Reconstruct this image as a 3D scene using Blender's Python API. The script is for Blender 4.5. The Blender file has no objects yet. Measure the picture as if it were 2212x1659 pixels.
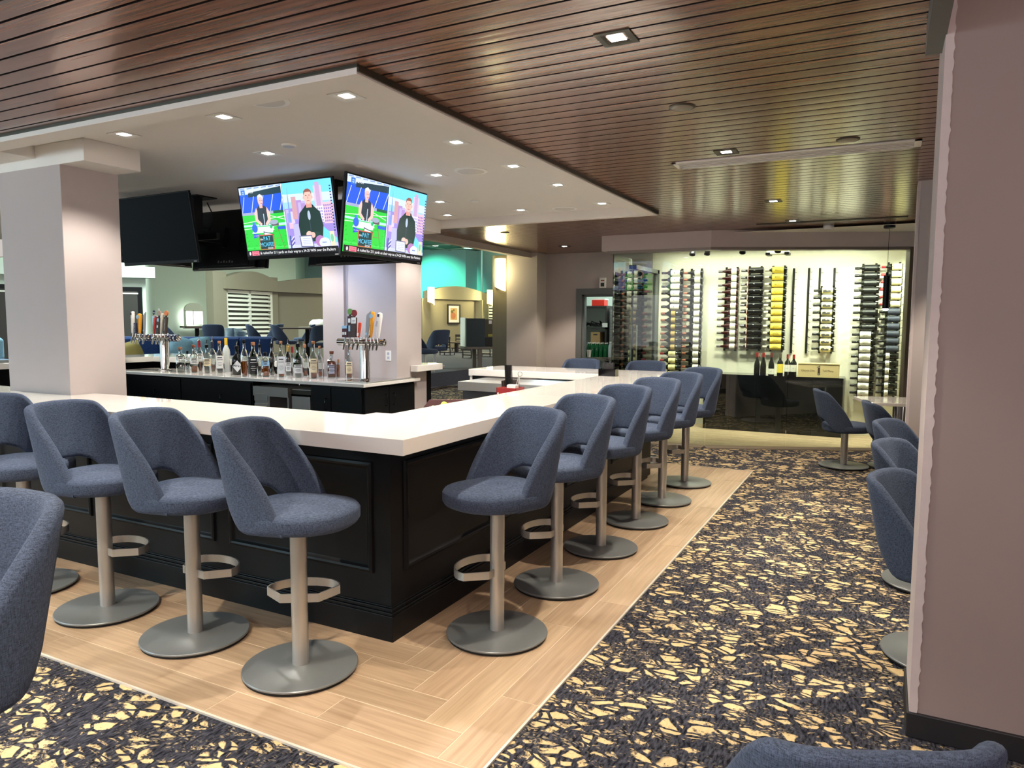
import bpy, bmesh, math, random
from mathutils import Vector, Matrix
PI = math.pi
R = math.radians
rnd = random.Random(7)
SC = bpy.context.scene
COL = SC.collection
# ------------------------------------------------------------------ camera, world, exposure, lights
FPX, YAW, PITCH, ROLL, EYE = 1562.8, R(27.244), R(4.958), R(0.29), 1.6
FW = Vector((-math.sin(YAW)*math.cos(PITCH), math.cos(YAW)*math.cos(PITCH), -math.sin(PITCH)))
R0 = Vector((math.cos(YAW), math.sin(YAW), 0)); U0 = R0.cross(FW)
RT = math.cos(ROLL)*R0 + math.sin(ROLL)*U0
UP = -math.sin(ROLL)*R0 + math.cos(ROLL)*U0
cam = bpy.data.objects.new('camera', bpy.data.cameras.new('camera'))
COL.objects.link(cam)
cam.matrix_world = Matrix(((RT.x, UP.x, -FW.x, 0), (RT.y, UP.y, -FW.y, 0), (RT.z, UP.z, -FW.z, EYE), (0, 0, 0, 1)))
cam.data.sensor_width = 36; cam.data.lens = FPX/2212*36; cam.data.clip_start = .05; cam.data.clip_end = 200
SC.camera = cam
w = bpy.data.worlds.new('world'); SC.world = w; w.use_nodes = True
bgn = w.node_tree.nodes['Background']; bgn.inputs[1].default_value = 1.6
_tc = w.node_tree.nodes.new('ShaderNodeTexCoord'); _sx = w.node_tree.nodes.new('ShaderNodeSeparateXYZ'); _rp = w.node_tree.nodes.new('ShaderNodeValToRGB')
_mr = w.node_tree.nodes.new('ShaderNodeMapRange'); _mr.inputs[1].default_value = -1; _mr.inputs[2].default_value = .3
for _a, _b in ((_tc.outputs['Generated'], _sx.inputs[0]), (_sx.outputs[0], _mr.inputs[0]), (_mr.outputs[0], _rp.inputs[0]), (_rp.outputs[0], bgn.inputs[0])): w.node_tree.links.new(_a, _b)
_rp.color_ramp.elements[0].color = (.42, .56, .62, 1); _rp.color_ramp.elements[0].position = .1; _rp.color_ramp.elements[1].color = (.62, .54, .54, 1); _rp.color_ramp.elements[1].position = .75
SC.view_settings.view_transform = 'Standard'; SC.view_settings.look = 'None'
SC.view_settings.gamma = 1; SC.view_settings.exposure = 0.32; SC.view_settings.use_curve_mapping = False
WARM, NEUT, COOL = (1, .86, .70), (1, .93, .84), (.86, .95, 1)
def light(kind, loc, energy, col=WARM, size=.04, aim=(0, 0, -1), angle=80, blend=.35, shape=None):
    d = bpy.data.lights.new('lamp_or_fill_light', kind); d.energy = energy; d.color = col
    if kind == 'AREA':
        d.size = size if not shape else shape[0]
        if shape: d.shape = 'RECTANGLE'; d.size_y = shape[1]
    else: d.shadow_soft_size = size
    if kind == 'SPOT': d.spot_size = R(angle); d.spot_blend = blend
    o = bpy.data.objects.new('lamp_or_fill_light', d); COL.objects.link(o); o.location = loc
    o.rotation_euler = Vector(aim).to_track_quat('-Z', 'Y').to_euler()
    return o
ZW, ZR, ZC = 2.745, 2.705, 2.80          # slatted ceiling, white soffit ring, recessed white ceiling
RECESS = [(-4.47, 3.14), (-3.55, 3.14), (-2.63, 3.15), (-4.03, 3.95), (-2.63, 4.27), (-3.36, 5.14), (-2.63, 5.11), (-2.63, 5.97), (-2.63, 7.09), (-3.57, 7.12), (-4.07, 6.29), (-4.50, 7.11)]
RECESS_HID = [(-6.3, 3.14), (-7.4, 3.14), (-8.6, 3.14), (-6.3, 6.3), (-7.5, 6.3), (-8.7, 6.3), (-5.6, 6.3)]  # unseen downlights added to light the hidden part of the bar
WOODL = [(-1.02, 2.89), (-1.01, 5.10), (-1.0, 7.32), (-.99, 8.82), (-4.42, 10.31)]
WOODL_HID = [(-1.02, .7), (-3.2, .9), (-5.4, .9), (-7.6, .9), (1.1, 4.3), (1.1, 6.2)]
for x, y in RECESS + RECESS_HID[:6]: light('SPOT', (x, y, ZC-.012), 98, NEUT, .028, angle=112, blend=.5)
light('SPOT', (-5.6, 6.3, ZC-.012), 70, (.55, .68, 1), .028, angle=120, blend=.5)  # blue spot added to tint the front of the second column
light('AREA', (-7.5, -1.2, 2.6), 170, (.56, .86, 1), 1.6, aim=(.28, .62, -.55))  # unseen cool fill added behind the camera for the pale column
light('AREA', (1.2, -.6, 2.65), 60, (1, .74, .70), 1.2, aim=(-.25, .8, -.55))  # pink fill added out of view to brighten the near pier
light('AREA', (-2.6, -1.6, 2.65), 45, (.95, .92, .95), 1.6, aim=(0, .7, -.6))  # neutral fill added behind the camera, without a fixture
for i, (x, y) in enumerate(WOODL + WOODL_HID): light('SPOT', (x, y, ZW-.02), 125 if i < 5 else 190, WARM, .022, angle=100, blend=.4)
# ------------------------------------------------------------------ helpers
def ray(px, py): return FW*FPX + RT*(px-1106) - UP*(py-829.5)
EY = Vector((0, 0, EYE))
def onZ(px, py, z): d = ray(px, py); return EY + d*((z-EYE)/d.z)
def onY(px, py, y): d = ray(px, py); return EY + d*(y/d.y)
def onX(px, py, x): d = ray(px, py); return EY + d*(x/d.x)
def onD(px, py, dep): d = ray(px, py); return EY + d*(dep/d.dot(FW))
def lin(c):
    return tuple(((v/255)/12.92 if v/255 <= .04045 else ((v/255+.055)/1.055)**2.4) for v in c) + (1,)
MATS = {}
def mat(name, rgb, rough=.5, metal=0, var=.06, scale=40, bump=0, coat=0, emit=0, trans=0, ior=1.45, alpha=1, spec=None, stretch=None):
    if name in MATS: return MATS[name]
    m = bpy.data.materials.new(name); m.use_nodes = True; nt = m.node_tree
    b = nt.nodes['Principled BSDF']; c = lin(rgb)
    tc = nt.nodes.new('ShaderNodeTexCoord'); nz = nt.nodes.new('ShaderNodeTexNoise'); nz.inputs['Scale'].default_value = scale
    src = tc.outputs['Object']
    if stretch:
        mp = nt.nodes.new('ShaderNodeMapping'); mp.inputs['Scale'].default_value = stretch
        nt.links.new(src, mp.inputs[0]); src = mp.outputs[0]
    nt.links.new(src, nz.inputs[0])
    nz.inputs['Detail'].default_value = 4
    rp = nt.nodes.new('ShaderNodeMix'); rp.data_type = 'RGBA'
    rp.inputs[6].default_value = tuple(v*(1-var) for v in c[:3])+(1,); rp.inputs[7].default_value = tuple(min(1, v*(1+var)) for v in c[:3])+(1,)
    nt.links.new(nz.outputs[0], rp.inputs[0]); nt.links.new(rp.outputs[2], b.inputs['Base Color'])
    b.inputs['Roughness'].default_value = rough; b.inputs['Metallic'].default_value = metal
    b.inputs['IOR'].default_value = ior
    if spec is not None: b.inputs['Specular IOR Level'].default_value = spec
    if coat: b.inputs['Coat Weight'].default_value = coat; b.inputs['Coat Roughness'].default_value = .05
    if trans: b.inputs['Transmission Weight'].default_value = trans
    if alpha < 1: b.inputs['Alpha'].default_value = alpha
    if emit: nt.links.new(rp.outputs[2], b.inputs['Emission Color']); b.inputs['Emission Strength'].default_value = emit
    if bump:
        bp = nt.nodes.new('ShaderNodeBump'); bp.inputs['Strength'].default_value = bump; bp.inputs['Distance'].default_value = .004
        nt.links.new(nz.outputs[0], bp.inputs['Height']); nt.links.new(bp.outputs[0], b.inputs['Normal'])
    MATS[name] = m; return m
def thin_glass(name, rgb, refl=.08, rough=.0):
    if name in MATS: return MATS[name]
    m = bpy.data.materials.new(name); m.use_nodes = True; nt = m.node_tree; nt.nodes.clear()
    o = nt.nodes.new('ShaderNodeOutputMaterial'); t = nt.nodes.new('ShaderNodeBsdfTransparent'); g = nt.nodes.new('ShaderNodeBsdfGlossy')
    t.inputs[0].default_value = lin(rgb); g.inputs['Roughness'].default_value = rough
    f = nt.nodes.new('ShaderNodeFresnel'); f.inputs[0].default_value = 1.5
    ma = nt.nodes.new('ShaderNodeMath'); ma.operation = 'MULTIPLY_ADD'; ma.inputs[1].default_value = 1.2; ma.inputs[2].default_value = refl
    ma.use_clamp = True
    mx = nt.nodes.new('ShaderNodeMixShader')
    nt.links.new(f.outputs[0], ma.inputs[0]); nt.links.new(ma.outputs[0], mx.inputs[0]); nt.links.new(t.outputs[0], mx.inputs[1]); nt.links.new(g.outputs[0], mx.inputs[2]); nt.links.new(mx.outputs[0], o.inputs[0])
    MATS[name] = m; return m
class B:
    """collects shapes and links them as one mesh object"""
    def __init__(s): s.bm = bmesh.new(); s.mi = 0
    def poly(s, pts, mi=None):
        f = s.bm.faces.new([s.bm.verts.new(p) for p in pts]); f.material_index = s.mi if mi is None else mi; return f
    def grid(s, rows, closed=False, mi=None):
        vs = [[s.bm.verts.new(p) for p in r] for r in rows]
        n = len(vs[0])
        for a, b in zip(vs, vs[1:]):
            for i in range(n if closed else n-1):
                j = (i+1) % n
                f = s.bm.faces.new((a[i], a[j], b[j], b[i])); f.material_index = s.mi if mi is None else mi
        return vs
    def box(s, x0, x1, y0, y1, z0, z1, mi=None, M=None):
        P = [Vector((x, y, z)) for z in (z0, z1) for y in (y0, y1) for x in (x0, x1)]
        if M is not None: P = [M @ p for p in P]
        v = [s.bm.verts.new(p) for p in P]
        for q in ((0, 2, 3, 1), (4, 5, 7, 6), (0, 1, 5, 4), (2, 6, 7, 3), (0, 4, 6, 2), (1, 3, 7, 5)):
            f = s.bm.faces.new([v[i] for i in q]); f.material_index = s.mi if mi is None else mi
    def prism(s, pts, z0, z1, mi=None, M=None):
        lo = [Vector((p[0], p[1], z0)) for p in pts]; hi = [Vector((p[0], p[1], z1)) for p in pts]
        if M is not None: lo = [M @ p for p in lo]; hi = [M @ p for p in hi]
        a = [s.bm.verts.new(p) for p in lo]; b = [s.bm.verts.new(p) for p in hi]; k = s.mi if mi is None else mi
        s.bm.faces.new(a[::-1]).material_index = k; s.bm.faces.new(b).material_index = k
        for i in range(len(a)):
            j = (i+1) % len(a); s.bm.faces.new((a[i], a[j], b[j], b[i])).material_index = k
    def lathe(s, prof, seg=24, M=None, mi=None, caps=True):
        rows = []
        for r, z in prof:
            row = [Vector((r*math.cos(2*PI*i/seg), r*math.sin(2*PI*i/seg), z)) for i in range(seg)]
            rows.append([M @ p for p in row] if M is not None else row)
        vs = s.grid(rows, True, mi); k = s.mi if mi is None else mi
        if caps:
            if prof[0][0] > 1e-5: s.bm.faces.new(vs[0][::-1]).material_index = k
            if prof[-1][0] > 1e-5: s.bm.faces.new(vs[-1]).material_index = k
    def tube(s, path, r, seg=10, mi=None):
        path = [Vector(p) for p in path]; rows = []
        up = Vector((0, 0, 1)); prev = None
        for i, p in enumerate(path):
            t = (path[min(i+1, len(path)-1)] - path[max(i-1, 0)]).normalized()
            if prev is None:
                a = up if abs(t.z) < .9 else Vector((1, 0, 0)); n = t.cross(a).normalized()
            else: n = (prev - t*prev.dot(t)).normalized()
            prev = n; bb = t.cross(n); rr = r[i] if isinstance(r, (list, tuple)) else r
            rows.append([p + (n*math.cos(2*PI*k/seg) + bb*math.sin(2*PI*k/seg))*rr for k in range(seg)])
        vs = s.grid(rows, True, mi); k = s.mi if mi is None else mi
        s.bm.faces.new(vs[0][::-1]).material_index = k; s.bm.faces.new(vs[-1]).material_index = k
    def ball(s, c, r, seg=16, mi=None, sz=1):
        n = seg//2
        prof = [(max(r*math.sin(PI*i/n), 1e-4), -r*sz*math.cos(PI*i/n)) for i in range(n+1)]
        s.lathe(prof, seg, Matrix.Translation(c), mi)
    def obj(s, name, mats, parent=None, smooth=35, bevel=0, bseg=2, loc=None):
        bm = s.bm
        bmesh.ops.remove_doubles(bm, verts=bm.verts, dist=1e-6)
        bmesh.ops.recalc_face_normals(bm, faces=bm.faces)
        me = bpy.data.meshes.new(name); bm.to_mesh(me); bm.free()
        for m in (mats if isinstance(mats, (list, tuple)) else [mats]): me.materials.append(m)
        if smooth:
            me.polygons.foreach_set('use_smooth', [True]*len(me.polygons)); me.set_sharp_from_angle(angle=R(smooth))
        o = bpy.data.objects.new(name, me); COL.objects.link(o)
        if parent is not None: o.parent = parent
        if loc is not None: o.location = loc
        if bevel:
            md = o.modifiers.new('edge', 'BEVEL'); md.width = bevel; md.segments = bseg; md.limit_method = 'ANGLE'; md.angle_limit = R(40)
        return o
def tag(o, label, cat, group=None):
    o['label'] = label; o['category'] = cat
    if group: o['group'] = group
    return o
def thing(name, label, cat, loc=(0, 0, 0), rz=0, group=None):
    o = bpy.data.objects.new(name, None); COL.objects.link(o); o.location = loc; o.rotation_euler = (0, 0, rz); o.empty_display_size = .05
    return tag(o, label, cat, group)
def struct(o): o['kind'] = 'structure'; return o
def clone(o, parent=None):
    c = o.copy(); COL.objects.link(c)
    if parent is not None: c.parent = parent
    for ch in list(o.children): clone(ch, c)
    return c
def rotM(loc, rz=0, rx=0, ry=0): return Matrix.Translation(loc) @ Matrix.Rotation(rz, 4, 'Z') @ Matrix.Rotation(ry, 4, 'Y') @ Matrix.Rotation(rx, 4, 'X')
ORD = ['first', 'second', 'third', 'fourth', 'fifth', 'sixth', 'seventh', 'eighth', 'ninth', 'tenth', 'eleventh', 'twelfth', 'thirteenth', 'fourteenth', 'fifteenth', 'sixteenth', 'seventeenth', 'eighteenth']
_fc = {}
def text_tris(s, size, shear=0):
    """triangles of a line of lettering, centred on x, baseline at 0; returns list of 2-D polygons and the width"""
    k = (s, shear)
    if k not in _fc:
        cu = bpy.data.curves.new('t', 'FONT'); cu.body = s; cu.size = 1; cu.shear = shear; cu.resolution_u = 2
        ob = bpy.data.objects.new('t', cu); COL.objects.link(ob)
        dg = bpy.context.evaluated_depsgraph_get(); me = bpy.data.meshes.new_from_object(ob.evaluated_get(dg))
        _fc[k] = [[(me.vertices[i].co.x, me.vertices[i].co.y) for i in p.vertices] for p in me.polygons]
        bpy.data.objects.remove(ob); bpy.data.curves.remove(cu); bpy.data.meshes.remove(me)
    ps = _fc[k]
    if not ps: return [], 0
    x0 = min(p[0] for q in ps for p in q); x1 = max(p[0] for q in ps for p in q)
    return [[((p[0]-(x0+x1)/2)*size, p[1]*size) for p in q] for q in ps], (x1-x0)*size
def letters(b, s, size, M, mi=None, fit=None, rot=0):
    """lettering laid in the XY plane of M"""
    ps, wd = text_tris(s, size)
    k = fit/wd if fit and wd else 1
    cr, sr = math.cos(rot), math.sin(rot)
    for q in ps: b.poly([M @ Vector((x*k*cr-y*sr, x*k*sr+y*cr, 0)) for x, y in q], mi)
# ------------------------------------------------------------------ surface materials
def nodes(name):
    m = bpy.data.materials.new(name); m.use_nodes = True; nt = m.node_tree
    return m, nt, nt.nodes['Principled BSDF'], nt.links.new
def N(nt, t, **kw):
    n = nt.nodes.new(t)
    for k, v in kw.items(): setattr(n, k, v)
    return n
def carpet_mat():
    m, nt, b, L = nodes('patterned_carpet')
    tc = N(nt, 'ShaderNodeTexCoord')
    wn = N(nt, 'ShaderNodeTexNoise'); wn.inputs['Scale'].default_value = 5; wn.inputs['Detail'].default_value = 3; L(tc.outputs['Object'], wn.inputs[0])
    vm = N(nt, 'ShaderNodeVectorMath', operation='MULTIPLY_ADD'); vm.inputs[1].default_value = (.12, .12, 0); L(wn.outputs['Color'], vm.inputs[0]); L(tc.outputs['Object'], vm.inputs[2])
    def shards(scale, rot, st, lo, hi):
        mp = N(nt, 'ShaderNodeMapping'); mp.inputs['Rotation'].default_value = (0, 0, rot); mp.inputs['Scale'].default_value = (scale, scale*st, 1)
        L(vm.outputs[0], mp.inputs[0])
        v = N(nt, 'ShaderNodeTexVoronoi', feature='DISTANCE_TO_EDGE'); v.inputs['Scale'].default_value = 1; L(mp.outputs[0], v.inputs[0])
        r = N(nt, 'ShaderNodeMapRange'); r.inputs[1].default_value = lo; r.inputs[2].default_value = hi; L(v.outputs['Distance'], r.inputs[0]); return r.outputs[0]
    A1, A2 = shards(9.5, .5, 1.6, .085, .12), shards(5.5, 1.95, 2.4, .045, .07)
    s2 = shards(32, 1.1, 2.0, .14, .26)
    sm = N(nt, 'ShaderNodeMath', operation='MULTIPLY'); L(A1, sm.inputs[0]); L(A2, sm.inputs[1]); s1 = sm.outputs[0]
    mk = N(nt, 'ShaderNodeTexNoise'); mk.inputs['Scale'].default_value = 5.5; mk.inputs['Detail'].default_value = 7; mk.inputs['Roughness'].default_value = .72; L(tc.outputs['Object'], mk.inputs[0])
    m1 = N(nt, 'ShaderNodeMapRange'); m1.inputs[1].default_value = .47; m1.inputs[2].default_value = .51; L(mk.outputs[0], m1.inputs[0])
    mk2 = N(nt, 'ShaderNodeTexNoise'); mk2.inputs['Scale'].default_value = 6; mk2.inputs['Detail'].default_value = 7; mk2.inputs['Roughness'].default_value = .8; L(tc.outputs['Object'], mk2.inputs[0])
    m2 = N(nt, 'ShaderNodeMapRange'); m2.inputs[1].default_value = .50; m2.inputs[2].default_value = .60; L(mk2.outputs[0], m2.inputs[0])
    a = N(nt, 'ShaderNodeMath', operation='MULTIPLY'); L(s1, a.inputs[0]); L(m1.outputs[0], a.inputs[1])
    c = N(nt, 'ShaderNodeMath', operation='MULTIPLY'); L(s2, c.inputs[0]); L(m2.outputs[0], c.inputs[1])
    fine = N(nt, 'ShaderNodeTexNoise'); fine.inputs['Scale'].default_value = 90; fine.inputs['Detail'].default_value = 3
    mp = N(nt, 'ShaderNodeMapping'); mp.inputs['Rotation'].default_value = (0, 0, .6); mp.inputs['Scale'].default_value = (1, .3, 1); L(tc.outputs['Object'], mp.inputs[0]); L(mp.outputs[0], fine.inputs[0])
    base = N(nt, 'ShaderNodeValToRGB'); e = base.color_ramp.elements
    e[0].position = .36; e[0].color = lin((16, 17, 24)); e[1].position = .66; e[1].color = lin((70, 72, 82)); L(fine.outputs[0], base.inputs[0])
    x1 = N(nt, 'ShaderNodeMix', data_type='RGBA'); x1.inputs[7].default_value = lin((160, 146, 118)); L(base.outputs[0], x1.inputs[6]); L(c.outputs[0], x1.inputs[0])
    bg = N(nt, 'ShaderNodeMix', data_type='RGBA'); bg.inputs[6].default_value = lin((186, 160, 112)); bg.inputs[7].default_value = lin((226, 204, 158)); L(fine.outputs[0], bg.inputs[0])
    x2 = N(nt, 'ShaderNodeMix', data_type='RGBA'); L(x1.outputs[2], x2.inputs[6]); L(bg.outputs[2], x2.inputs[7]); L(a.outputs[0], x2.inputs[0])
    L(x2.outputs[2], b.inputs['Base Color']); b.inputs['Roughness'].default_value = .95; b.inputs['Specular IOR Level'].default_value = .1
    bp = N(nt, 'ShaderNodeBump'); bp.inputs['Strength'].default_value = .5; bp.inputs['Distance'].default_value = .004; L(fine.outputs[0], bp.inputs['Height']); L(bp.outputs[0], b.inputs['Normal'])
    return m
def plank_mat():
    m, nt, b, L = nodes('oak_look_tile')
    at = N(nt, 'ShaderNodeAttribute', attribute_name='tint'); tc = N(nt, 'ShaderNodeAttribute', attribute_name='grain')
    nz = N(nt, 'ShaderNodeTexNoise'); nz.inputs['Scale'].default_value = 1; nz.inputs['Detail'].default_value = 6; nz.inputs['Distortion'].default_value = .6
    mp = N(nt, 'ShaderNodeMapping'); mp.inputs['Scale'].default_value = (2.2, 42, 1); L(tc.outputs['Vector'], mp.inputs[0]); L(mp.outputs[0], nz.inputs[0])
    r = N(nt, 'ShaderNodeValToRGB'); e = r.color_ramp.elements; e[0].position = .3; e[0].color = lin((172, 147, 118)); e[1].position = .72; e[1].color = lin((200, 176, 146)); L(nz.outputs[0], r.inputs[0])
    mx = N(nt, 'ShaderNodeMix', data_type='RGBA', blend_type='MULTIPLY'); mx.inputs[0].default_value = 1; L(r.outputs[0], mx.inputs[6]); L(at.outputs['Color'], mx.inputs[7])
    L(mx.outputs[2], b.inputs['Base Color']); b.inputs['Roughness'].default_value = .42
    bp = N(nt, 'ShaderNodeBump'); bp.inputs['Strength'].default_value = .12; bp.inputs['Distance'].default_value = .002; L(nz.outputs[0], bp.inputs['Height']); L(bp.outputs[0], b.inputs['Normal'])
    return m
def slat_mat():
    m, nt, b, L = nodes('brown_slat_wood')
    tc = N(nt, 'ShaderNodeTexCoord'); mp = N(nt, 'ShaderNodeMapping'); mp.inputs['Scale'].default_value = (1.2, 60, 60); L(tc.outputs['Object'], mp.inputs[0])
    nz = N(nt, 'ShaderNodeTexNoise'); nz.inputs['Scale'].default_value = 1; nz.inputs['Detail'].default_value = 5; L(mp.outputs[0], nz.inputs[0])
    r = N(nt, 'ShaderNodeValToRGB'); e = r.color_ramp.elements; e[0].position = .3; e[0].color = lin((108, 70, 52)); e[1].position = .7; e[1].color = lin((146, 100, 76)); L(nz.outputs[0], r.inputs[0])
    L(r.outputs[0], b.inputs['Base Color']); b.inputs['Roughness'].default_value = .26; b.inputs['Metallic'].default_value = .1
    b.inputs['Specular IOR Level'].default_value = .8; b.inputs['Coat Weight'].default_value = .35; b.inputs['Coat Roughness'].default_value = .12
    return m
def fabric_mat(name, rgb):
    m, nt, b, L = nodes(name); c = lin(rgb)
    tc = N(nt, 'ShaderNodeTexCoord')
    outs = []
    for st in ((1, 1, .14), (.16, .16, 1)):
        mp = N(nt, 'ShaderNodeMapping'); mp.inputs['Scale'].default_value = st; L(tc.outputs['Object'], mp.inputs[0])
        nz = N(nt, 'ShaderNodeTexNoise'); nz.inputs['Scale'].default_value = 520; nz.inputs['Detail'].default_value = 2; L(mp.outputs[0], nz.inputs[0]); outs.append(nz.outputs[0])
    ad = N(nt, 'ShaderNodeMath', operation='ADD'); L(outs[0], ad.inputs[0]); L(outs[1], ad.inputs[1])
    hf = N(nt, 'ShaderNodeMapRange'); hf.inputs[1].default_value = .75; hf.inputs[2].default_value = 1.25; L(ad.outputs[0], hf.inputs[0])
    mx = N(nt, 'ShaderNodeMix', data_type='RGBA'); mx.inputs[6].default_value = tuple(v*.55 for v in c[:3])+(1,); mx.inputs[7].default_value = tuple(v*1.6 for v in c[:3])+(1,); L(hf.outputs[0], mx.inputs[0])
    L(mx.outputs[2], b.inputs['Base Color']); b.inputs['Roughness'].default_value = .9; b.inputs['Specular IOR Level'].default_value = .15
    b.inputs['Sheen Weight'].default_value = .18; b.inputs['Sheen Roughness'].default_value = .45; b.inputs['Sheen Tint'].default_value = lin((150, 165, 190))
    bp = N(nt, 'ShaderNodeBump'); bp.inputs['Strength'].default_value = .35; bp.inputs['Distance'].default_value = .002; L(ad.outputs[0], bp.inputs['Height']); L(bp.outputs[0], b.inputs['Normal'])
    return m
def attr_emit(name, strength):
    m, nt, b, L = nodes(name)
    at = N(nt, 'ShaderNodeAttribute', attribute_name='tint'); L(at.outputs['Color'], b.inputs['Emission Color']); b.inputs['Emission Strength'].default_value = strength
    b.inputs['Base Color'].default_value = (.01, .01, .01, 1); b.inputs['Roughness'].default_value = .25
    return m
CARPET, PLANK, SLAT = carpet_mat(), plank_mat(), slat_mat()
BLUE = fabric_mat('slate_blue_fabric', (62, 72, 90))
NAVY = fabric_mat('deep_blue_fabric', (40, 62, 106)); PALEB = fabric_mat('pale_blue_fabric', (120, 160, 178)); GREYF = fabric_mat('grey_fabric', (96, 112, 128))
WALL = mat('greige_paint', (176, 166, 162), .75, var=.02, scale=8)
WALLW = mat('white_paint', (226, 220, 212), .7, var=.015, scale=8)
PIERP = mat('taupe_paint', (150, 134, 130), .8, var=.03, scale=6, bump=.05)
QUARTZ = mat('white_quartz', (236, 231, 222), .10, var=.015, scale=90, coat=.6)
BLACK = mat('satin_black', (13, 14, 16), .42, var=.2, scale=12, spec=.25)
BLACKG = mat('gloss_black', (10, 10, 11), .12, var=.1)
DARKM = mat('dark_bronze_metal', (62, 60, 50), .45, .5)
DISC = mat('grey_powder_coat', (128, 133, 134), .34, .35, var=.04)
STEEL = mat('brushed_steel', (186, 184, 178), .32, .7, var=.05, scale=60, stretch=(1, 1, .02))
CHROME = mat('polished_steel', (214, 212, 208), .08, 1, var=.02)
RUBBER = mat('black_rubber', (14, 12, 12), .7)
WHITEP = mat('white_plastic', (232, 230, 224), .4)
GREYM = mat('grey_metal_frame', (104, 106, 106), .5, .2)
CREAM = mat('cream_wallcovering', (236, 232, 214), .8, var=.05, scale=14, stretch=(3, 1, .4))
GROUT = mat('pale_grout', (214, 200, 174), .8)
TRIMW = mat('white_metal_trim', (230, 226, 214), .3, .3)
GLASS = thin_glass('clear_glass_wall', (236, 244, 240), .02)
LAMP = mat('lit_lamp_lens', (255, 252, 244), .5, emit=14, var=.0)
# ------------------------------------------------------------------ floors
b = B(); b.poly([(-45, -4, 0), (4, -4, 0), (4, 45, 0), (-45, 45, 0)]); struct(b.obj('floor', CARPET, smooth=0))
def planks(name, cells, z, grout_rect):
    """cells: (x0,x1,y0,y1,along) boards of one tiled floor, each with a tint and its own grain direction"""
    bm = bmesh.new(); tl = bm.verts.layers.float_color.new('tint'); gl = bm.verts.layers.float_vector.new('grain'); g = .0024
    for x0, x1, y0, y1, al in cells:
        t = rnd.uniform(.86, 1.06); t2 = t*rnd.uniform(.97, 1.02); ox = rnd.uniform(0, 50)
        vs = []
        for zz in (z, z+.003):
            for (x, y) in ((x0+g, y0+g), (x1-g, y0+g), (x1-g, y1-g), (x0+g, y1-g)):
                v = bm.verts.new((x, y, zz)); v[tl] = (t, t2, t2*.99, 1); v[gl] = (x+ox, y, 0) if al == 'x' else (y+ox, x, 0); vs.append(v)
        bm.faces.new(vs[4:])
        for i in range(4): j = (i+1) % 4; bm.faces.new((vs[i], vs[j], vs[4+j], vs[4+i]))
    for r in grout_rect:
        f = bm.faces.new([bm.verts.new((x, y, z+.002)) for x, y in r]); f.material_index = 1
    me = bpy.data.meshes.new(name); bm.to_mesh(me); bm.free(); me.materials.append(PLANK); me.materials.append(GROUT)
    o = bpy.data.objects.new(name, me); COL.objects.link(o); return struct(o)
TX, TY, TYF = -1.212, 1.94, 8.0           # edges of the oak look tile around the bar
cells = []
W = .2; nb = 5
wb = .9/nb
for k in range(nb):                        # boards beside the front of the bar run along it and meet the side boards in steps at the corner
    y0, y1 = TY + k*wb, TY + (k+1)*wb; xe = TX - wb*k; off = [0, .62, .2, .85, .4][k]; first = True
    while xe > -10.5:
        xs = xe - (1.2 - (off if first else 0)); first = False; cells.append((max(xs, -10.5), xe, y0, y1, 'x')); xe = xs
for c in range(nb):
    x0, x1 = TX - wb*(nb-c), TX - wb*(nb-1-c); y = TY + wb*(nb-c); off = [.3, .9, .5, .1, .7][c]; first = True
    while y < TYF-.01:
        ye = min(y + (1.2 - (off if first else 0)), TYF); first = False; cells.append((x0, x1, y, ye, 'y')); y = ye
for k in range(4):
    y0, y1 = 7.15 + k*.2125, 7.15 + (k+1)*.2125; xe = -2.112
    while xe > -10.5: cells.append((max(-10.5, xe-1.2), xe, y0, y1, 'x')); xe -= 1.2
planks('floor', cells, .002, [[(-10.5, TY), (TX, TY), (TX, 2.9), (-10.5, 2.9)], [(-2.13, 2.9), (TX, 2.9), (TX, TYF), (-2.13, TYF)], [(-10.5, 7.1), (-2.13, 7.1), (-2.13, TYF), (-10.5, TYF)]])
b = B(); b.box(TX, TX+.011, TY-.011, TYF+.006, 0, .0085); b.box(-10.5, TX, TY-.011, TY, 0, .0085); b.box(-10.5, TX, TYF, TYF+.006, 0, .0085)
struct(b.obj('trim_1', TRIMW, smooth=0))
GP = [(-3.30, 9.35), (-2.02, 9.35), (.30, 10.36)]      # plan line of the glass wall of the wine room
YB = 11.42
cells = []
y = 9.3
while y < YB:
    x = -3.3 - rnd.uniform(0, 1)
    while x < .6:
        x0, x1 = max(x, -3.3), min(x+1.2, .6); 
        if x1 > x0+.01: cells.append((x0, x1, y, min(y+.2, YB), 'x'))
        x += 1.2
    y += .2
# only the boards behind the glass line are kept
def glass_y(x): return 9.35 if x <= -2.02 else 9.35 + (x+2.02)*(1.01/2.32)
kept = []
for c in cells:
    ym = max(glass_y(c[0]), glass_y(c[1]))
    if c[3] <= min(glass_y(c[0]), glass_y(c[1])): continue
    if c[2] >= ym: kept.append(c)
    else:
        n = 6; d = (c[1]-c[0])/n
        for i in range(n):
            xa, xb = c[0]+i*d, c[0]+(i+1)*d; yl = max(c[2], glass_y((xa+xb)/2))
            if yl < c[3]-.01: kept.append((xa-.0016, xb+.0016, yl, c[3], 'x'))
planks('floor', kept, .002, [[(-3.3, 9.35), (-2.02, 9.35), (.3, 10.36), (.6, 10.36), (.6, YB), (-3.3, YB)]])
b = B()                                     # dark threshold under the glass
for (xa, ya), (xb, yb) in zip(GP, GP[1:]):
    d = Vector((xb-xa, yb-ya, 0)).normalized(); n = Vector((d.y, -d.x, 0))
    b.prism([Vector((xa, ya, 0))+n*.16, Vector((xb, yb, 0))+n*.16, Vector((xb, yb, 0))-n*.03, Vector((xa, ya, 0))-n*.03], 0, .012)
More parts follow.
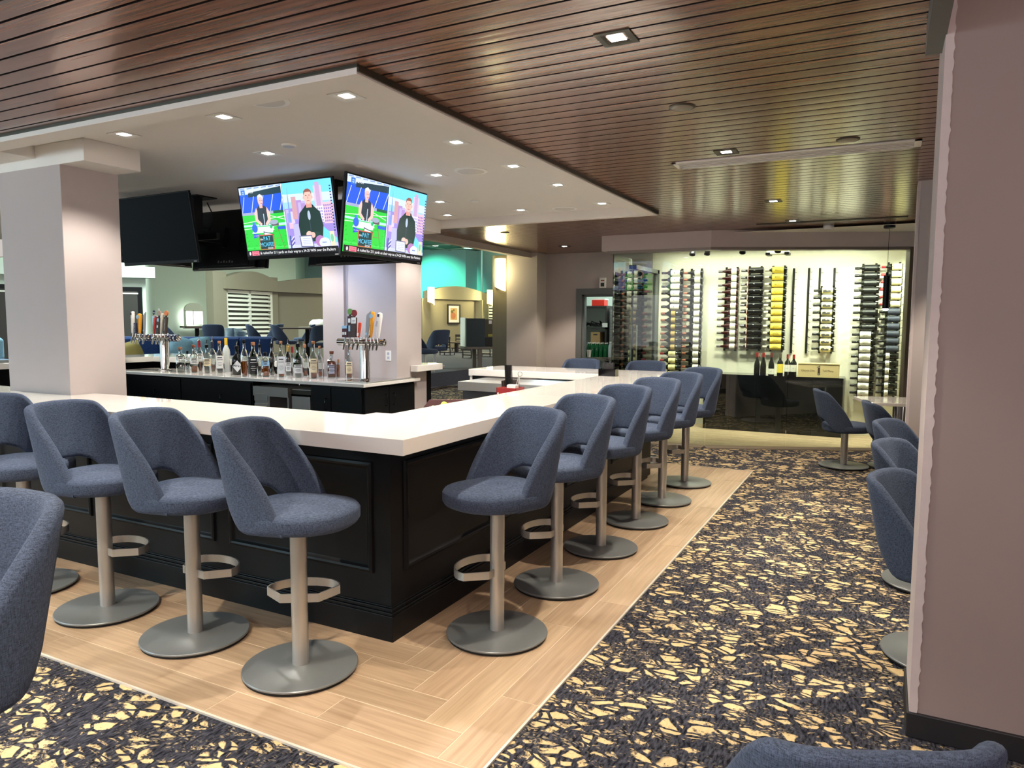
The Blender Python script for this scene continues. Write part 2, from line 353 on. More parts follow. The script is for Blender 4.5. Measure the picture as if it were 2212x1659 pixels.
struct(b.obj('trim_2', mat('taupe_threshold', (120, 108, 92), .6), smooth=0))
b = B(); b.poly([onD(870, 834, 1)*0 + onZ(760, 832, .003), onZ(1120, 834, .003), onZ(1120, 800, .003), onZ(760, 797, .003)])
struct(b.obj('floor', mat('pale_stone_tile', (170, 178, 168), .3, var=.08, scale=3), smooth=0))
b = B(); b.poly([onZ(200, 797, .004), onZ(1130, 800, .004), onZ(1130, 722, .004), onZ(200, 722, .004)])
struct(b.obj('floor', mat('brown_carpet', (150, 138, 118), .95, var=.25, scale=12), smooth=0))
b = B(); b.poly([(-9.3, 3.3, .006), (-2.2, 3.3, .006), (-2.2, 7.1, .006), (-9.3, 7.1, .006)])
struct(b.obj('floor', mat('dark_bar_mat', (40, 36, 36), .8), smooth=0))
# ------------------------------------------------------------------ slatted ceiling
def slats(name, rects):
    b = B(); P = .1147
    for x0, x1, ya, yb in rects:
        k0 = math.ceil((ya-2.487)/P - .5)
        k = math.floor((ya-2.487)/P)
        while 2.487 + k*P < yb:
            s0, s1 = max(ya, 2.487+k*P+.0068), min(yb, 2.487+(k+1)*P-.0068)
            if s1-s0 > .008:
                rows = []
                for i in range(7):
                    t = i/6; yy = s0+(s1-s0)*t; rows.append([(x0, yy, ZW+.0005*(2*t-1)**2), (x1, yy, ZW+.0005*(2*t-1)**2)])
                b.grid([[(x0, s0, ZW+.02), (x1, s0, ZW+.02)]]+rows[:1], mi=1); b.grid(rows, mi=0); b.grid(rows[-1:]+[[(x0, s1, ZW+.02), (x1, s1, ZW+.02)]], mi=1)
            k += 1
        b.poly([(x0, ya, ZW+.021), (x1, ya, ZW+.021), (x1, yb, ZW+.021), (x0, yb, ZW+.021)], 1)
    return struct(b.obj(name, [SLAT, mat('slat_gap_black', (26, 12, 10), .8)], smooth=30))
RX, RY0, RY1 = -2.165, 2.665, 7.50          # outer edge of the white soffit over the bar
slats('ceiling', [(-12, 3.2, -4, RY0-.012), (RX+.012, 2.2, RY0-.012, RY1), (-5.38, 2.2, RY1, YB)])
# white soffit: ring, recess, recessed ceiling
b = B()
b.box(-12, RX, RY0, RY0+.145, ZR, ZR+.2); b.box(RX-.145, RX, RY0+.145, RY1, ZR, ZR+.2); b.box(-12, RX-.145, RY1-.085, RY1, ZR, ZR+.2)
struct(b.obj('ceiling', WALLW, smooth=0, bevel=.003))
b = B(); b.poly([(-12, RY0, ZC), (RX, RY0, ZC), (RX, RY1, ZC), (-12, RY1, ZC)]); struct(b.obj('ceiling', WALLW, smooth=0))
b = B(); b.box(-12, RX+.012, RY0-.012, RY0-.001, ZW-.012, ZW+.03); b.box(RX+.001, RX+.012, RY0, RY1, ZW-.03, ZW+.03)
struct(b.obj('trim_3', DARKM, smooth=0))
# columns
def column(x0, x1, y0, y1, m, zt=ZC, groove=False):
    b = B(); b.box(x0, x1, y0, y1, 0, zt)
    return struct(b.obj('column', m, smooth=0, bevel=.004))
column(-5.80, -5.058, 3.068, 3.492, WALL)
b = B(); b.box(-5.80, -4.787, 3.066, 3.48, 2.652, ZC); struct(b.obj('beam', WALLW, smooth=0, bevel=.003))
b = B(); b.box(-5.80, -5.33, 2.81, 3.066, 2.715, ZC); struct(b.obj('beam', WALLW, smooth=0, bevel=.003))
b = B(); b.box(-6.17, -5.84, 6.887, 7.395, 0, ZC); b.box(-5.84, -5.76, 6.93, 7.395, 0, ZC); b.box(-5.76, -5.06, 6.887, 7.395, 0, ZC); b.box(-6.17, -5.06, 7.395, 7.5, 0, 1.0)
struct(b.obj('column', WALL, smooth=0))
b = B(); b.box(-6.4, -4.79, 6.9, 7.415, 2.645, ZC); struct(b.obj('beam', WALLW, smooth=0))
b = B(); b.box(-5.46, -5.34, 7.40, YB, 2.66, 2.9); struct(b.obj('beam', WALL, smooth=0))
# near pier beside the camera, its scuffed corner bead, the second pier further on
PX = .148
b = B(); b.box(PX, 3.2, 3.10, 3.485, 0, 2.9); struct(b.obj('wall_right', PIERP, smooth=0))
b = B(); rows = []
rr = random.Random(3)
for i in range(161):
    z = .1 + 2.72*i/160; j = rr.uniform(0, .007) if i % 4 else rr.uniform(0, .003)
    rows.append([(PX-.0035, 3.485, z), (PX-.0035, 3.098, z), (PX+.022+j, 3.096, z), (PX+.024+j, 3.101, z)])
b.grid(rows); struct(b.obj('trim_4', mat('bare_plaster', (196, 184, 182), .8, var=.08, scale=18, bump=.2), smooth=0))
b = B(); b.box(PX-.012, 3.2, 3.088, 3.50, 0, .10); struct(b.obj('baseboard_right', mat('black_baseboard', (30, 30, 34), .5), smooth=0, bevel=.004))
b = B(); b.box(PX-.06, PX, 2.5, 3.30, 2.63, ZW); struct(b.obj('beam', GREYM, smooth=0))
b = B(); b.box(.183, 3.2, 6.80, 7.05, 0, 2.9); struct(b.obj('wall_right', WALL, smooth=0))
b = B(); b.box(.1805, .20, 6.797, 7.06, 0, 2.74); struct(b.obj('trim_5', mat('bare_plaster', (196, 184, 182)), smooth=0))
b = B(); b.box(3.2, 3.4, -4, 10.6, 0, 2.9); struct(b.obj('wall_right', WALL, smooth=0))
b = B(); b.poly([(2.2, 2.6, 2.78), (4, -.6, 2.78), (4, 12, 2.78), (2.2, 12, 2.78)]); struct(b.obj('ceiling', WALL, smooth=0))
# wall behind the bar with the storeroom door, pilaster, sconce pilaster
DX0, DX1, DZ = -4.56, -3.62, 2.05
b = B()
b.box(-5.23, DX0-.02, YB, YB+.14, 0, 2.9); b.box(DX1+.02, .9, YB, YB+.14, 0, 2.9); b.box(DX0-.02, DX1+.02, YB, YB+.14, DZ+.02, 2.9)
struct(b.obj('wall_back', WALL, smooth=0))
b = B(); b.box(-5.80, -5.23, 11.05, YB+.14, 0, 2.9); struct(b.obj('column', WALL, smooth=0))
b = B(); b.box(-6.16, -5.80, 11.20, YB+.3, 0, 2.74); struct(b.obj('column', mat('olive_wood_panel', (96, 90, 74), .45, var=.1, scale=4, stretch=(8, 8, .3)), smooth=0))
b = B(); fw = .1
b.box(DX0-fw, DX0, YB-.03, YB+.16, 0, DZ+fw); b.box(DX1, DX1+fw, YB-.03, YB+.16, 0, DZ+fw); b.box(DX0, DX1, YB-.03, YB+.16, DZ, DZ+fw)
b.box(DX0, DX0+.035, YB+.02, YB+.12, 0, DZ); b.box(DX0, DX1, YB+.02, YB+.12, DZ-.035, DZ)
struct(b.obj('door_1', GREYM, smooth=0, bevel=.004))
# storeroom beyond the door
STW = mat('storeroom_paint', (214, 226, 218), .7)
b = B(); b.box(-5.4, -2.4, 13.6, 13.7, 0, 2.8); b.box(-5.5, -5.4, YB+.14, 13.7, 0, 2.8); b.box(-2.4, -2.3, YB+.14, 13.7, 0, 2.8); b.box(-5.5, -2.3, YB+.14, 13.7, 2.8, 2.9)
struct(b.obj('wall_storeroom', STW, smooth=0))
light('AREA', (-4.0, 12.5, 2.75), 36, (.86, 1, .93), 1.0)
# wine room: header, inner walls, ceiling, glass
HZ = 2.505
b = B()
hp = [(-3.44, 9.29), (-1.99, 9.29), (.34, 10.30)]
b.prism(hp + [(.34, 10.46), (-2.05, 9.47), (-3.44, 9.47)], 2.54, 2.8)
struct(b.obj('wall_header', WALL, smooth=0))
b = B(); b.prism([(-3.36, 9.31), (-2.0, 9.31), (.33, 10.32), (.33, 10.44), (-2.04, 9.44), (-3.36, 9.44)], HZ, 2.54); struct(b.obj('trim_6', mat('grey_glass_channel', (128, 120, 112), .4, .3), smooth=0))
b = B(); b.poly([(-3.36, YB-.003, 0), (.62, YB-.003, 0), (.62, YB-.003, 2.9), (-3.36, YB-.003, 2.9)]); b.box(.50, .62, 10.3, YB, 0, 2.9)
struct(b.obj('wall_wine_room', CREAM, smooth=0))
b = B(); b.poly([(-3.4, 9.4, 2.72), (.7, 9.4, 2.72), (.7, YB, 2.72), (-3.4, YB, 2.72)]); struct(b.obj('ceiling', CREAM, smooth=0))
b = B(); fr = [(.24, 10.30), (.50, 10.42)]
d = Vector((2.32, 1.01, 0)).normalized(); n = Vector((d.y, -d.x, 0))
e0 = Vector((.205, 10.318, 0))
b.prism([e0+n*.05, e0+d*.10+n*.05, e0+d*.10-n*.06, e0-n*.06], 0, 2.56)
b.prism([e0+d*.10+n*.02, e0+d*.5+n*.02, e0+d*.5-n*.06, e0+d*.10-n*.06], 0, 2.9)
b.prism([e0+d*.115+n*.045, e0+d*.15+n*.045, e0+d*.15, e0+d*.115], 0, 2.58)
struct(b.obj('trim_7', mat('bronze_frame', (104, 94, 80), .45, .3), smooth=0))
def pane(name, a, c, z0, z1, th=.012, m=GLASS):
    b = B(); a = Vector((*a, 0)); c = Vector((*c, 0)); dd = (c-a).normalized(); nn = Vector((dd.y, -dd.x, 0))*th/2
    b.prism([a+nn, c+nn, c-nn, a-nn], z0, z1); return struct(b.obj(name, m, smooth=0))
pane('window_1', (-3.30, 9.375), (-2.022, 9.375), .012, HZ)
q = lambda t: (-2.018+2.22*t, 9.377+.967*t)
pane('window_2', q(0), q(.42), .012, HZ); pane('window_2', q(.4225), q(1), .012, HZ)
# ------------------------------------------------------------------ stools and chairs with the same upholstered shell
def interp(t, x):
    for (a, u), (c, v) in zip(t, t[1:]):
        if x <= c: k = (x-a)/(c-a) if c > a else 0; return u+(v-u)*k
    return t[-1][1]
def smooth_tab(t, x, h=5):
    return sum(interp(t, abs(x)+d) if abs(x)+d >= 0 else interp(t, -(abs(x)+d)) for d in (-h, -h/2, 0, h/2, h))/5
TOP = [(0, .466), (30, .462), (50, .450), (57, .434), (64, .388), (74, .30), (84, .205), (92, .128), (99, .06), (104, .016)]
BOT = [(0, .150), (22, .146), (38, .118), (48, .06), (54, .012), (60, 0), (180, 0)]
def shell_pt(ph, z, dr):
    p = R(ph); c = math.cos(p); a = abs(ph)
    sq = (abs(math.cos(p))**3 + abs(math.sin(p))**3)**(-1/3)
    u = min(1, max(0, (a-58)/40)); wt = 1-.85*u*u*(3-2*u)
    return Vector((-.246*sq*c - .21*z*wt - dr*c, (.238 + .016*z/.44*wt)*sq*math.sin(p) + dr*math.sin(p), z))
def shell_mesh():
    b = B(); th = .046; n = 56; PM = 104
    rows = []
    for i in range(n+1):
        ph = -PM + 2*PM*i/n
        t, u = smooth_tab(TOP, ph), smooth_tab(BOT, ph, 2)
        t = max(t, u+.02)
        ring = []; m = 8; e = min(.022, (t-u)*.4)
        for j in range(m+1):                                   # outside, rising
            z = u + e + (t-u-2*e)*j/m; ring.append(shell_pt(ph, z, 0))
        for a in (30, 60, 90, 120, 150):                        # padded rim
            ring.append(shell_pt(ph, t-e+e*math.sin(R(a)), -th/2+th/2*math.cos(R(a))))
        for j in range(m, -1, -1):                             # inside, falling
            z = u + e + (t-u-2*e)*j/m; ring.append(shell_pt(ph, z, -th))
        for a in (150, 120, 90, 60, 30):
            ring.append(shell_pt(ph, u+e-e*math.sin(R(a)), -th/2+th/2*math.cos(R(a))))
        rows.append(ring)
    vs = b.grid(rows, True)
    b.bm.faces.new(vs[0]); b.bm.faces.new(vs[-1][::-1])
    return b
def seat_mesh():
    b = B(); rows = []
    for k, z in ((.86, 0), (.96, .008), (1, .026), (1, .066), (.985, .074), (.975, .076), (.955, .083), (.86, .090), (.6, .097), (.3, .101), (.02, .102)):
        r = []
        for i in range(48):
            a = 2*PI*i/48; c, s_ = math.cos(a), math.sin(a)
            sq = (abs(c)**2.4+abs(s_)**2.4)**(-1/2.4); ax = .272 if c > 0 else .235
            r.append((ax*k*sq*c, .243*k*sq*s_, z + (.006*max(0, -c) if z > .07 else 0)))
        rows.append(r)
    vs = b.grid(rows, True); b.bm.faces.new(vs[0][::-1]); b.bm.faces.new(vs[-1]); return b
def make_stool(name, label, cat, seat_z, rest=True):
    t = thing(name, label, cat)
    o = seat_mesh().obj('seat', BLUE, t, smooth=50, loc=(0, 0, seat_z))
    o = shell_mesh().obj('backrest', BLUE, t, smooth=60, loc=(0, 0, seat_z))
    b = B(); b.lathe([(.037, .02), (.037, seat_z-.02), (.085, seat_z-.018), (.085, seat_z+.004)], 28); b.obj('pole', STEEL, t, smooth=40)
    b = B(); b.lathe([(.255, .013), (.258, .016), (.258, .021), (.255, .0245), (.045, .0265), (.04, .03), (.037, .03)], 64); d = b.obj('base_plate', DISC, t, smooth=40)
    b = B(); b.lathe([(.245, .0), (.252, .002), (.252, .014), (.24, .0145)], 64); b.obj('rubber_pad', RUBBER, d, smooth=40)
    if rest:
        P = [(.0, .036), (.0, .085), (.10, .165)] + [(.10+.115*math.sin(R(a))*1.0, .165*math.cos(R(a))) for a in range(15, 166, 15)] + [(.10, -.165), (.0, -.085), (.0, -.036)]
        b = B(); rows = []
        for i, p in enumerate(P):
            p0, p1 = Vector(P[max(i-1, 0)]), Vector(P[min(i+1, len(P)-1)]); tn = (p1-p0).normalized(); nn = Vector((tn.y, -tn.x))*.0035
            a, c = Vector(p)+nn, Vector(p)-nn
            rows.append([(a.x, a.y, .315), (c.x, c.y, .315), (c.x, c.y, .355), (a.x, a.y, .355)])
        vs = b.grid(rows, True); b.bm.faces.new(vs[0]); b.bm.faces.new(vs[-1][::-1])
        b.obj('footrest', STEEL, t, smooth=30)
    return t
stool0 = make_stool('bar_stool', 'x', 'stool', .682)
chair0 = make_stool('swivel_chair', 'x', 'chair', .40, False)
_u = set()
def place(src, loc, face, rest_dir, label, group):
    """face: where the seat looks, rest_dir: where the footrest looks (both degrees from +x)"""
    o = src if src.name not in _u else clone(src)
    _u.add(src.name)
    o.location = (loc[0], loc[1], loc[2] if len(loc) > 2 else .005); o.rotation_euler = (0, 0, R(rest_dir))
    for ch in o.children:
        if ch.name.startswith(('seat', 'backrest')): ch.rotation_euler = (0, 0, R(face-rest_dir))
    o['label'] = label; o['group'] = group; return o
G1, G2 = 'bar stools along the column side of the bar', 'bar stools along the side of the bar towards the wine room'
place(stool0, (-2.318, 2.40), 14, 122, 'blue bar stool nearest the bar corner on the column side, turned sideways', G1)
place(stool0, (-3.031, 2.41), 12, 84, 'second blue bar stool from the bar corner on the column side', G1)
place(stool0, (-3.745, 2.42), 10, 80, 'third blue bar stool from the bar corner, in front of the pale column', G1)
place(stool0, (-4.49, 2.42), 8, 85, 'fourth blue bar stool from the bar corner, cut by the picture edge', G1)
for i, (x, y, f, r) in enumerate([(-1.70, 3.147, -112, 180), (-1.71, 3.923, -113, 178), (-1.72, 4.72, -112, 178), (-1.715, 5.51, -112, 180), (-1.715, 6.27, -113, 182), (-1.71, 7.07, -115, 184)]):
    place(stool0, (x, y), f, r, ORD[i] + ' blue bar stool from the bar corner on the wine room side', G2)
place(stool0, (-3.27, 8.0), -88, -90, 'blue bar stool behind the far end of the bar, before the storeroom door', 'bar stools beyond the bar')
place(stool0, (-2.47, 7.97), -92, -95, 'blue bar stool behind the far end of the bar, before the glass wall', 'bar stools beyond the bar')
place(stool0, (-2.0, .775, 0), -82, -60, 'large blue stool back close to the viewer, cut by the edge over the carpet', 'stools close to the viewer')
G3 = 'low swivel chairs along the alcove tables'
place(chair0, (-.354, 8.765), 16, 16, 'blue swivel chair in profile at the white table by the glass wall', G3)
place(chair0, (.17, 7.66), 14, 0, 'blue swivel chair with open back gap, next nearer than the one in profile', G3)
place(chair0, (.29, 6.08), -22, 0, 'third blue swivel chair from the nearest pier, at its edge', G3)
place(chair0, (.30, 5.0), -22, 0, 'second blue swivel chair from the nearest pier, half hidden by it', G3)
place(chair0, (.30, 3.90), -22, 0, 'blue swivel chair half hidden right behind the nearest pier', G3)
place(chair0, (-.085, 1.64), 116, 0, 'blue chair back rim at the bottom edge before the black baseboard', 'chairs close to the viewer')
# ------------------------------------------------------------------ the bar
CT, CB = 1.067, .992
CX, CY, CIX, CIY = -1.905, 2.634, -2.51, 3.25         # outer and inner edges of the counter
LX0, LX1, FY0, FY1 = -10.1, -9.42, 6.94, 7.70
b = B()
b.prism([(-4.12, FY1), (CX, FY1), (CX, CY), (LX0, CY), (LX0, FY1), (-4.95, FY1), (-4.95, 7.15), (-5.055, 7.15), (-5.055, 7.50), (-6.175, 7.50), (-6.175, FY0), (LX1, FY0), (LX1, CIY), (-5.805, CIY), (-5.805, 3.063), (-5.053, 3.063), (-5.053, CIY), (-2.62, CIY), (-2.62, CIY+.11), (CIX, CIY+.11), (CIX, FY0), (-4.12, FY0)], CB, CT)
tag(b.obj('bar_countertop', QUARTZ, smooth=0, bevel=.003), 'thick white quartz countertop running round the whole bar', 'countertop')
bar = thing('bar_island', 'black panelled front carrying the white bar countertop', 'bar', (-2.135, 2.843, 0))
def bobj(b, name, m, par, **k):
    o = b.obj(name, m, **k); o.parent = par; o.matrix_parent_inverse = par.matrix_basis.inverted(); return o
BX, BY = -2.135, 2.843
bar.location = (BX, BY, 0)
b = B(); b.box(-9.9, -5.81, BY, 3.15, 0, CB); b.box(-5.81, -5.05, BY, 3.062, 0, CB); b.box(-5.05, BX, BY, 3.15, 0, CB); bobj(b, 'body_panel', BLACK, bar, smooth=0)
b = B(); b.box(-2.40, BX, 3.15, 7.15, 0, CB); bobj(b, 'body_panel', BLACK, bar, smooth=0)
b = B(); b.box(-4.05, BX-.001, 7.151, 7.33, 0, CB); bobj(b, 'body_panel', BLACK, bar, smooth=0)
b = B(); b.box(-5.40, -5.10, 7.51, 7.66, 0, CB); b.box(-9.9, -6.2, 7.15, 7.4, 0, CB); b.box(-9.9, -9.7, 3.15, 7.4, 0, CB); bobj(b, 'body_panel', BLACK, bar, smooth=0)
b = B()
for z0, z1, d in ((0, .135, .026), (.135, .15, .022), (.15, .168, .014), (.168, .175, .006)):
    b.prism([(-9.9, BY-d), (BX+d, BY-d), (BX+d, 7.15), (BX, 7.15), (BX, BY), (-9.9, BY)], z0, z1)
bobj(b, 'kick_board', BLACK, bar, smooth=0, bevel=.003)
def molding(u0, u1, v0, v1, M):
    b = B(); prof = [(0, .0), (.004, .012), (.016, .016), (.026, .012), (.034, .004), (.044, -.001)]
    rows = []
    for o_, h in prof: rows.append([M @ Vector((x, y, h)) for x, y in ((u0+o_, v0+o_), (u1-o_, v0+o_), (u1-o_, v1-o_), (u0+o_, v1-o_))])
    b.grid(rows, True); return b
FM = Matrix(((1, 0, 0, 0), (0, 0, -1, BY), (0, 1, 0, 0), (0, 0, 0, 1)))       # u = x, v = z, out = -y
SM = Matrix(((0, 0, 1, BX), (1, 0, 0, 0), (0, 1, 0, 0), (0, 0, 0, 1)))        # u = y, v = z, out = +x
x = BX-.105
while x > -9.5:
    x0 = x-1.02; bobj(molding(x0, x, .33, .90, FM), 'panel_molding', BLACK, bar, smooth=20); x = x0-.115
y = BY+.11
for k in range(4):
    bobj(molding(y, y+.93, .33, .90, SM), 'panel_molding', BLACK, bar, smooth=20); y += 1.045
for y in (3.9, 5.02, 6.3):                                                    # bag hooks / outlets under the top
    b = B(); b.box(BX, BX+.02, y, y+.02, .60, .80); bobj(b, 'power_strip', BLACKG, bar, smooth=0)
# inner stainless working side
ws = thing('underbar_station', 'stainless steel underbar shelf along the far inner side', 'bar shelf', (-3.2, 6.8, 0))
b = B(); b.box(-4.05, -2.56, 6.60, 6.93, .935, .955); b.box(-4.05, -2.56, 6.595, 6.62, .86, .955); bobj(b, 'top_shelf', STEEL, ws, smooth=0, bevel=.003)
b = B(); b.box(-4.05, -2.56, 6.905, 6.925, .955, 1.0); bobj(b, 'backsplash', CHROME, ws, smooth=0)
b = B(); b.box(-4.05, -2.56, 6.7, 6.9, 0, .86); bobj(b, 'cabinet_body', GREYM, ws, smooth=0)
b = B(); b.box(-4.11, -4.055, 6.95, 7.3, .0, CB); tag(b.obj('counter_end_panel', QUARTZ, smooth=0, bevel=.003), 'white quartz end panel under the far end of the countertop', 'panel')
st = thing('ice_station', 'maroon and steel side station inside the bar near the far end', 'bar station', (-2.9, 5.3, 0))
MAR = mat('maroon_panel', (92, 56, 54), .5)
b = B(); pts = [(-3.35, .0), (-3.35, .88), (-3.28, .96), (-2.6, 1.0), (-2.6, 0)]
b.prism([(p[0], p[1]) for p in pts], 0, .02, M=Matrix(((1, 0, 0, 0), (0, 0, 1, 4.90), (0, 1, 0, 0), (0, 0, 0, 1)))); bobj(b, 'side_panel', MAR, st, smooth=0)
b = B(); b.box(-3.3, -2.56, 4.92, 6.1, .80, .82); bobj(b, 'shelf', STEEL, st, smooth=0)
b = B(); b.box(-3.3, -2.56, 4.93, 6.1, 0, .80); bobj(b, 'cabinet_body', GREYM, st, smooth=0)
b = B(); b.box(-2.72, -2.52, 4.925, 5.12, .82, .954); bobj(b, 'riser', GREYM, st, smooth=0)
b = B(); b.lathe([(.09, 0), (.115, .16), (.12, .165), (.11, .165), (.088, .01)], 24, M=rotM((-2.80, 4.55, .82))); b.mi = 0
rb = b.obj('bucket', mat('red_plastic', (214, 46, 32), .35), smooth=40); tag(rb, 'red plastic bucket inside the bar by the counter edge', 'bucket')
b = B(); rows = []
for i in range(9):
    rows.append([(-2.98+.16*j/8, 4.43+.14*i/8, .985+.03*math.sin(j*1.3+i*.5)*.6 - .09*max(0, (4-i)/4)**2 - .03*abs(j-4)/4) for j in range(9)])
b.grid(rows); o = b.obj('cleaning_cloth', mat('lime_cloth', (168, 206, 76), .9, bump=.4, scale=120)); o.modifiers.new('t', 'SOLIDIFY').thickness = .008
tag(o, 'lime green cleaning cloth hung over the red bucket', 'cloth')
b = B(); b.box(-3.1, -2.7, 4.36, 4.75, .78, .82); b.box(-3.08, -3.04, 4.4, 4.44, 0, .78); b.box(-2.76, -2.72, 4.7, 4.74, 0, .78); b.box(-3.08, -3.04, 4.7, 4.74, 0, .78); b.box(-2.76, -2.72, 4.4, 4.44, 0, .78)
tag(b.obj('work_table', STEEL, smooth=0), 'small steel work table under the red bucket inside the bar', 'table')
for k in range(5):
    b = B(); b.box(0, .006, 0, .2, 0, .27); b.box(.0006, .0054, .002, .2, .006, .272, mi=0)
    o = b.obj('menu_folder', mat('dark_brown_leather', (62, 44, 38), .6), smooth=0); o.location = (-2.66-.022*k, 5.16+.006*k, .845); o.rotation_euler = (0, R(-4), R(6))
    tag(o, 'dark brown menu folder standing behind the red caddy', 'menu', 'menus standing inside the bar')
# bar caddy with straws and napkins
def caddy_box(b, x0, x1, y0, y1, h, t=.004):
    b.box(x0, x1, y0, y0+t, 0, h); b.box(x0, x1, y1-t, y1, 0, h); b.box(x0, x0+t, y0, y1, 0, h); b.box(x1-t, x1, y0, y1, 0, h); b.box(x0, x1, y0, y1, 0, t)
cp = onZ(1138, 842, CT); 
cd = thing('bar_caddy', 'red bar caddy with white lettering holding napkins and black straws', 'caddy', (-2.60, 5.022, .9545), 0)
b = B(); caddy_box(b, -.085, .085, -.075, .075, .13); b.box(-.085, .085, -.002, .002, 0, .13); b.obj('box', mat('dark_red_plastic', (150, 34, 34), .35), cd, smooth=0)
b = B(); LM = Matrix(((1, 0, 0, -.02), (0, 0, -1, -.0765), (0, 1, 0, .05), (0, 0, 0, 1)))
letters(b, 'LARCENY', .034, LM, fit=.085); letters(b, 'BOURBON', .012, Matrix.Translation((0, 0, -.022)) @ LM, fit=.04)
b.lathe([(.007, 0), (.007, .002)], 12, M=Matrix(((1, 0, 0, -.068), (0, 0, -1, -.0765), (0, 1, 0, .085), (0, 0, 0, 1)))); b.box(-.07, -.066, -.078, -.0765, .035, .082); b.box(-.066, -.06, -.078, -.0765, .038, .044)
b.obj('lettering', mat('white_print', (236, 226, 220), .6), cd, smooth=0)
for k in range(16):
    b = B(); x, y = -.05+.011*(k % 4)+.002*(k//4), .02+.012*(k//4); b.tube([(x, y, .01), (x-.012+rnd.uniform(-.006, .006), y, .30)], .003, 6); b.obj('straw', BLACK, cd, smooth=40)
b = B()
for k in range(14): b.box(.0, .075, -.06+.004*k, -.0575+.004*k, .006, .15+rnd.uniform(-.004, .006))
b.obj('napkin', mat('white_paper', (238, 232, 224), .9), cd, smooth=0)
b = B(); b.tube([(.05, .02, .02), (.06, .02, .16), (.07, .02, .21)], .004, 6); r_ = [(.075+.018*math.cos(a), .02, .235+.018*math.sin(a)) for a in [2*PI*i/14 for i in range(15)]]; b.tube(r_, .004, 6); b.tube([(.0, .03, .02), (.06, .025, .22)], .004, 6); b.obj('bar_tool', STEEL, cd, smooth=40)
sc_ = thing('straw_holder', 'black holder with cocktail picks near the far end of the countertop', 'holder', (-2.42, 6.78, CT), R(4))
b = B(); caddy_box(b, -.085, .085, -.06, .06, .07); b.obj('box', BLACKG, sc_, smooth=0)
b = B()
for k in range(22): x, y = -.05+.1*(k % 11)/10, -.03 if k < 11 else .02; b.box(x-.003, x+.003, y-.003, y+.003, .005, .13+rnd.uniform(-.01, .01))
b.obj('pick_bundle', mat('dark_grey_picks', (46, 44, 44), .5), sc_, smooth=0)
# ------------------------------------------------------------------ back counter in the middle of the bar
IX, IY, IZ = -5.0, 6.20, .91
b = B(); b.prism([(-9.3, IY), (IX, IY), (IX, 7.28), (-5.055, 7.28), (-5.055, 6.88), (-9.3, 6.88)], IZ-.036, IZ)
tag(b.obj('back_countertop', QUARTZ, smooth=0, bevel=.002), 'lower white countertop in the middle carrying the bottles and taps', 'countertop')
def handle(par, p, axis, L=.13, out=(0, -1, 0)):
    b = B(); o = Vector(out)*.028; a = Vector((0, 0, 1)) if axis == 'z' else Vector((1, 0, 0)); p = Vector(p)
    b.tube([p-a*L/2, p-a*L/2+o*.8, p-a*(L/2-.006)+o, p+a*(L/2-.006)+o, p+a*L/2+o*.8, p+a*L/2], .0045, 8); bobj(b, 'handle', BLACKG, par, smooth=40)
c1 = thing('base_cabinet', 'black double base cabinet under the bottles near the pale column', 'cabinet', (-7.9, 6.3, 0))
b = B(); b.box(-9.2, -6.72, IY+.06, 6.85, .1, IZ-.037); b.box(-9.2, -6.72, IY+.1, 6.85, 0, .1); bobj(b, 'body', BLACK, c1, smooth=0)
for i, (xa, xb) in enumerate(((-9.18, -7.98), (-7.96, -6.74))):
    b = B(); b.box(xa, xb, IY+.04, IY+.06, .12, IZ-.06); bobj(b, 'door', BLACK, c1, smooth=0, bevel=.003)
    handle(c1, ((xa+xb)/2+.12, IY+.04, .62), 'z')
sk = thing('bar_sink', 'stainless bar sink with drawers between the black cabinets', 'sink', (-6.45, 6.3, 0))
b = B(); b.box(-6.70, -6.14, 6.24, 6.80, .80, .815); b.box(-6.70, -6.14, 6.24, 6.26, .70, .80); bobj(b, 'top', STEEL, sk, smooth=0, bevel=.003)
b = B(); b.box(-6.68, -6.46, 6.25, 6.8, .35, .72); b.box(-6.16, -6.14, 6.25, 6.8, .3, .80); b.box(-6.46, -6.44, 6.25, 6.8, .3, .8); bobj(b, 'frame', STEEL, sk, smooth=0)
for z in (.38, .52, .64):
    b = B(); b.box(-6.675, -6.465, 6.235, 6.25, z, z+.09); bobj(b, 'drawer', STEEL, sk, smooth=0, bevel=.003)
b = B(); b.tube([(-6.3, 6.6, .815), (-6.3, 6.6, .845), (-6.3, 6.55, .862), (-6.3, 6.48, .855)], .01, 10); bobj(b, 'faucet', CHROME, sk, smooth=40)
fg = thing('undercounter_fridge', 'stainless undercounter refrigerator between sink and black cabinet', 'refrigerator', (-5.95, 6.4, 0))
b = B(); b.box(-6.12, -5.82, 6.30, 6.82, .05, .79); bobj(b, 'body', DARKM, fg, smooth=0)
b = B(); b.box(-6.11, -5.83, 6.27, 6.30, .1, .72); bobj(b, 'door', STEEL, fg, smooth=0, bevel=.003)
b = B(); b.box(-6.11, -5.83, 6.262, 6.28, .725, .745); bobj(b, 'handle', CHROME, fg, smooth=0)
b = B(); b.box(-6.13, -5.81, 6.3, 6.82, .79, .80); bobj(b, 'top', STEEL, fg, smooth=0)
c2 = thing('base_cabinet', 'black corner base cabinet below the right-hand beer tower', 'cabinet', (-5.4, 6.4, 0))
b = B(); b.box(-5.80, IX-.055, IY+.06, 6.88, .1, IZ-.037); b.box(-5.053, IX-.055, 6.88, 7.22, .1, IZ-.037); b.box(-5.80, IX-.1, IY+.1, 6.88, 0, .1); bobj(b, 'body', BLACK, c2, smooth=0)
for xa, xb in ((-5.79, -5.50), (-5.49, IX-.065)):
    b = B(); b.box(xa, xb, IY+.04, IY+.06, .12, IZ-.06); bobj(b, 'door', BLACK, c2, smooth=0, bevel=.003)
handle(c2, (-5.56, IY+.04, .66), 'z')
